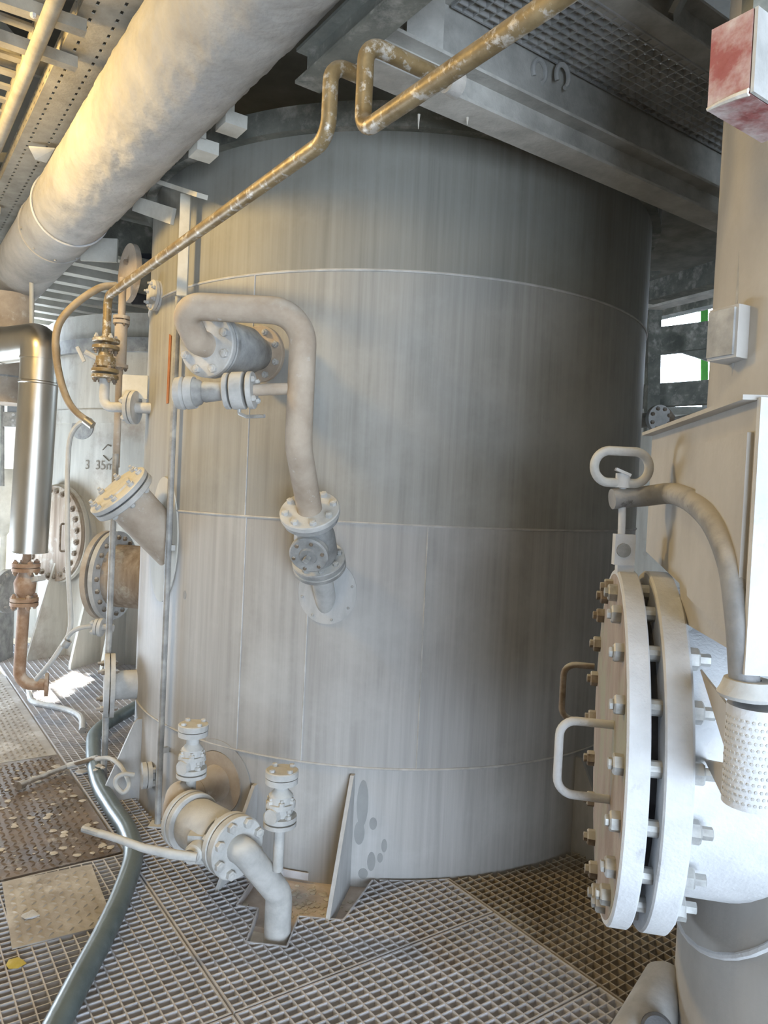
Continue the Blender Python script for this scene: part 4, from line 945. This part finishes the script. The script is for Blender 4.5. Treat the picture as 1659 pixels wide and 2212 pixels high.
# small flange with loop tube near the tank foot
sfc = at(306, 1676, 3.55); sfn = V((-.9, -.42, 0)).normalized()
lt = thing('loop_tube', sfc, 'pale plastic loop tube on a small bolted flange left of the tank foot', 'tube')
f = part('flange', MB().lathe(sfc, -sfn, [(0, 0), (0, .062), (.02, .062), (.02, .05), (.025, .05), (.025, .062), (.045, .062), (.045, 0)], 30), m_dusty, lt)
bolts(f, sfc-sfn*.045, -sfn, .045, 4, .015, m_dusty, .5, 1.3)
part('nozzle', MB().cyl(sfc-sfn*.04, sfc-sfn*.16, .03, n=16), m_dusty, lt)
part('tube', MB().tube(spline([at(208, 1640, 3.75), at(235, 1638, 3.7), at(258, 1652, 3.62), at(275, 1680, 3.55), at(278, 1700, 3.52), at(265, 1712, 3.50), at(250, 1695, 3.50), at(252, 1680, 3.50), at(268, 1672, 3.52), at(290, 1674, 3.54)], 6), .011, 10), m_ghose, lt)

# ================================================================== far right: window frame, beams, flange
def barpx(name, p0, p1, w_, h_, mat, label, cat): return solo(name, MB().bar(p0, p1, w_, h_), mat, label, cat)
barpx('window_beam', at(1380, 742, 7.6), at(1620, 716, 6.9), .12, .26, m_beam, 'upper grey horizontal beam across the bright back opening', 'beam')
barpx('window_beam', at(1370, 858, 7.4), at(1620, 842, 6.8), .12, .22, m_beam, 'lower grey horizontal beam across the bright back opening', 'beam')
solo('back_post', MB().bar(at(1407, 940, 7.2), at(1414, 560, 7.2), .12, .10, V((0, 1, 0))), m_beam, 'grey post at the right edge of the big tank in front of the opening', 'post')
solo('green_post', MB().bar(at(1519, 870, 10.2), at(1519, 640, 10.2), .10, .08, V((0, 1, 0))), m_green, 'bright green post in the back opening', 'post')
solo('diagonal_brace', MB().bar(at(1405, 590, 6.2), at(1478, 470, 5.8), .10, .12, V((0, 1, 0))), m_beam, 'dark diagonal brace beside the upper right of the big tank', 'brace')
for i, (y0, y1, Y, h_) in enumerate(((628, 560, 6.5, .22), (660, 600, 7.2, .10), (684, 628, 8.2, .10))):
    solo('back_girder', MB().bar(at(1400, y0, Y), at(1640, y1, Y-1.0), .14, h_), (m_beam, m_beaml, m_beam)[i], ('dark deep girder below the deck right of the big tank', 'dusty middle girder below the deck right of the big tank', 'lowest far girder above the bright opening')[i], 'girder')
solo('far_brace', MB().bar(at(1440, 738, 7.42), at(1560, 775, 7.1), .1, .12), m_beam, 'dark slanting brace in the bright back opening', 'brace')
bfx = at(1424, 905, 4.9); bfn = V((.9, .35, 0)).normalized()
fr2 = thing('far_flange_pipe', bfx, 'speckled round flange with grey pipe behind the right edge of the big tank', 'pipe')
f = part('flange', MB().lathe(bfx, V((.30, -.95, 0)), [(-.02, 0), (-.02, .092), (.012, .092), (.012, 0)], 32), m_dusty, fr2)
bolts(f, bfx+V((.30, -.95, 0)).normalized()*.012, V((.30, -.95, 0)), .07, 8, .014, m_boltr, .5, 1.1)
part('back_flange', MB().lathe(bfx+V((.03, .06, 0)), V((.5, .8, 0)), [(-.02, 0), (-.02, .09), (.03, .09), (.03, 0)], 32), m_boltr, fr2)
part('pipe', MB().tube(spline([at(1450, 915, 4.95), at(1490, 908, 4.9), at(1540, 890, 4.8), at(1600, 850, 4.6)], 6), .042, 14), m_dustgrey, fr2)
part('neck', MB().tube([bfx+V((.02, .05, 0)), bfx+V((-.30, .30, 0))], .05, 16), m_dusty, fr2)
fv = thing('far_vessel', at(1490, 1000, 7.8), 'pale far vessel glimpsed behind the right flange pipe', 'vessel')
part('shell', MB().lathe(V((3.35, 8.3, -.5)), EZ, [(0, 0), (0, .75), (3.05, .75), (3.15, .6), (3.15, 0)], 40), m_tank2, fv)
part('nozzle', MB().cyl(V((3.30, 7.7, 2.62)), V((3.30, 7.7, 2.8)), .06, n=14), m_dusty, fv)

# ================================================================== things lying on the floor
hpts = [onz(225, 1555, .06)+V((.1, .3, 0)), onz(214, 1575, .06), onz(201, 1618, .05), onz(213, 1690, .045), onz(243, 1745, .045), onz(276, 1795, .05), onz(288, 1850, .05), onz(264, 1930, .045), onz(224, 2020, .045), onz(176, 2110, .045), onz(120, 2220, .045), onz(70, 2320, .045)]
solo('floor_hose', MB().tube(spline(hpts, 10), .040, 24), m_hose, 'thick dark green hose snaking along the floor at the left', 'hose')
rod = thing('steel_rod', onz(140, 1670, .02), 'rusty steel rod lying across the hose and the tread plate', 'rod')
part('shaft', MB().tube([onz(48, 1694, .03), onz(146, 1655, .035), onz(208, 1638, .09)], .013, 10), m_boltr, rod)
part('dusty_end', MB().tube([onz(146, 1655, .035), onz(180, 1646, .06), onz(210, 1637, .092)], .0165, 10), m_dusty, rod)
part('knob', MB().lathe(onz(52, 1692, .03), onz(42, 1697, .03)-onz(52, 1692, .03), [(0, 0), (0, .020), (.04, .022), (.04, 0)], 12), m_boltr, rod)
def chunk(c, r, flat=1.0):
    mb = MB(); n = 7; vs = [c+EZ*r*.9*flat]
    for k in range(n):
        a = 2*math.pi*k/n; q = r*random.uniform(.7, 1.2); vs.append(c+V((math.cos(a)*q, math.sin(a)*q, r*.35*flat)))
    for k in range(n):
        a = 2*math.pi*k/n; q = r*random.uniform(.7, 1.1); vs.append(c+V((math.cos(a)*q, math.sin(a)*q, 0)))
    fs = [(0, 1+k, 1+(k+1) % n) for k in range(n)]+[(1+k, 1+n+k, 1+n+(k+1) % n, 1+(k+1) % n) for k in range(n)]+[tuple(range(2*n, n, -1))]
    mb.add(vs, fs); return mb
# crumbs lying on the hose where the rod crosses it
for i, (x, y) in enumerate(((214, 1640), (226, 1636), (213, 1656), (222, 1660), (206, 1664))):
    q = onz(x, y, .088); solo('dust_lump', chunk(q, (.022, .017, .019, .015, .013)[i]), m_crumb, ('large pale dust lump on the hose at the tip of the steel rod', 'pale dust lump between the steel rod tip and the loop tube', 'pale dust lump on the hose just below the steel rod tip', 'pale dust lump below the rod on the right flank of the hose', 'smallest pale dust lump on the left flank of the hose')[i], 'lump', 'dust lumps on the hose')
# flakes on the wet plate
fk = MB()
for i in range(260):
    a = -random.random()**1.3*1.25-.03; b = random.uniform(1.2, 2.45); r = random.choice((.004, .006, .008, .012, .018))
    c = chunk(AB(a, b, .001), r, .35); fk.add(c.v, c.f)
tag(part('flakes', fk, m_crumb), 'small pale flakes scattered over the wet brown tread plate', 'flakes', kind='stuff')
for i, (x, y, r, lab) in enumerate(((175, 1668, .035, 'white flake on the grating beside the rod'), (66, 1978, .03, 'white pebble lying on the small beige tread plate'), (520, 1955, .03, 'pale dust heap in the corner of the pipe cutout'))):
    solo('flake', chunk(onz(x, y, .008 if i < 2 else -.04), r, .5), m_white if i < 2 else m_crumb, lab, 'flake')
solo('yellow_blob', chunk(onz(34, 2083, .0), .032, .45), m_yell, 'yellow blob lying on the grating at the lower left', 'blob')
# dust heaps on the base plate inside the cutout
hp_ = MB()
for i in range(120):
    t0 = thof(oncyl(690+random.uniform(-60, 75), 1890)); r = TR+random.uniform(.03, .30); c = chunk(cylpt(t0, -.045, r), random.uniform(.004, .014), .6); hp_.add(c.v, c.f)
tag(part('dust_grit', hp_, m_crumb), 'loose dust grit on the base plate inside the pipe cutout', 'grit', kind='stuff')
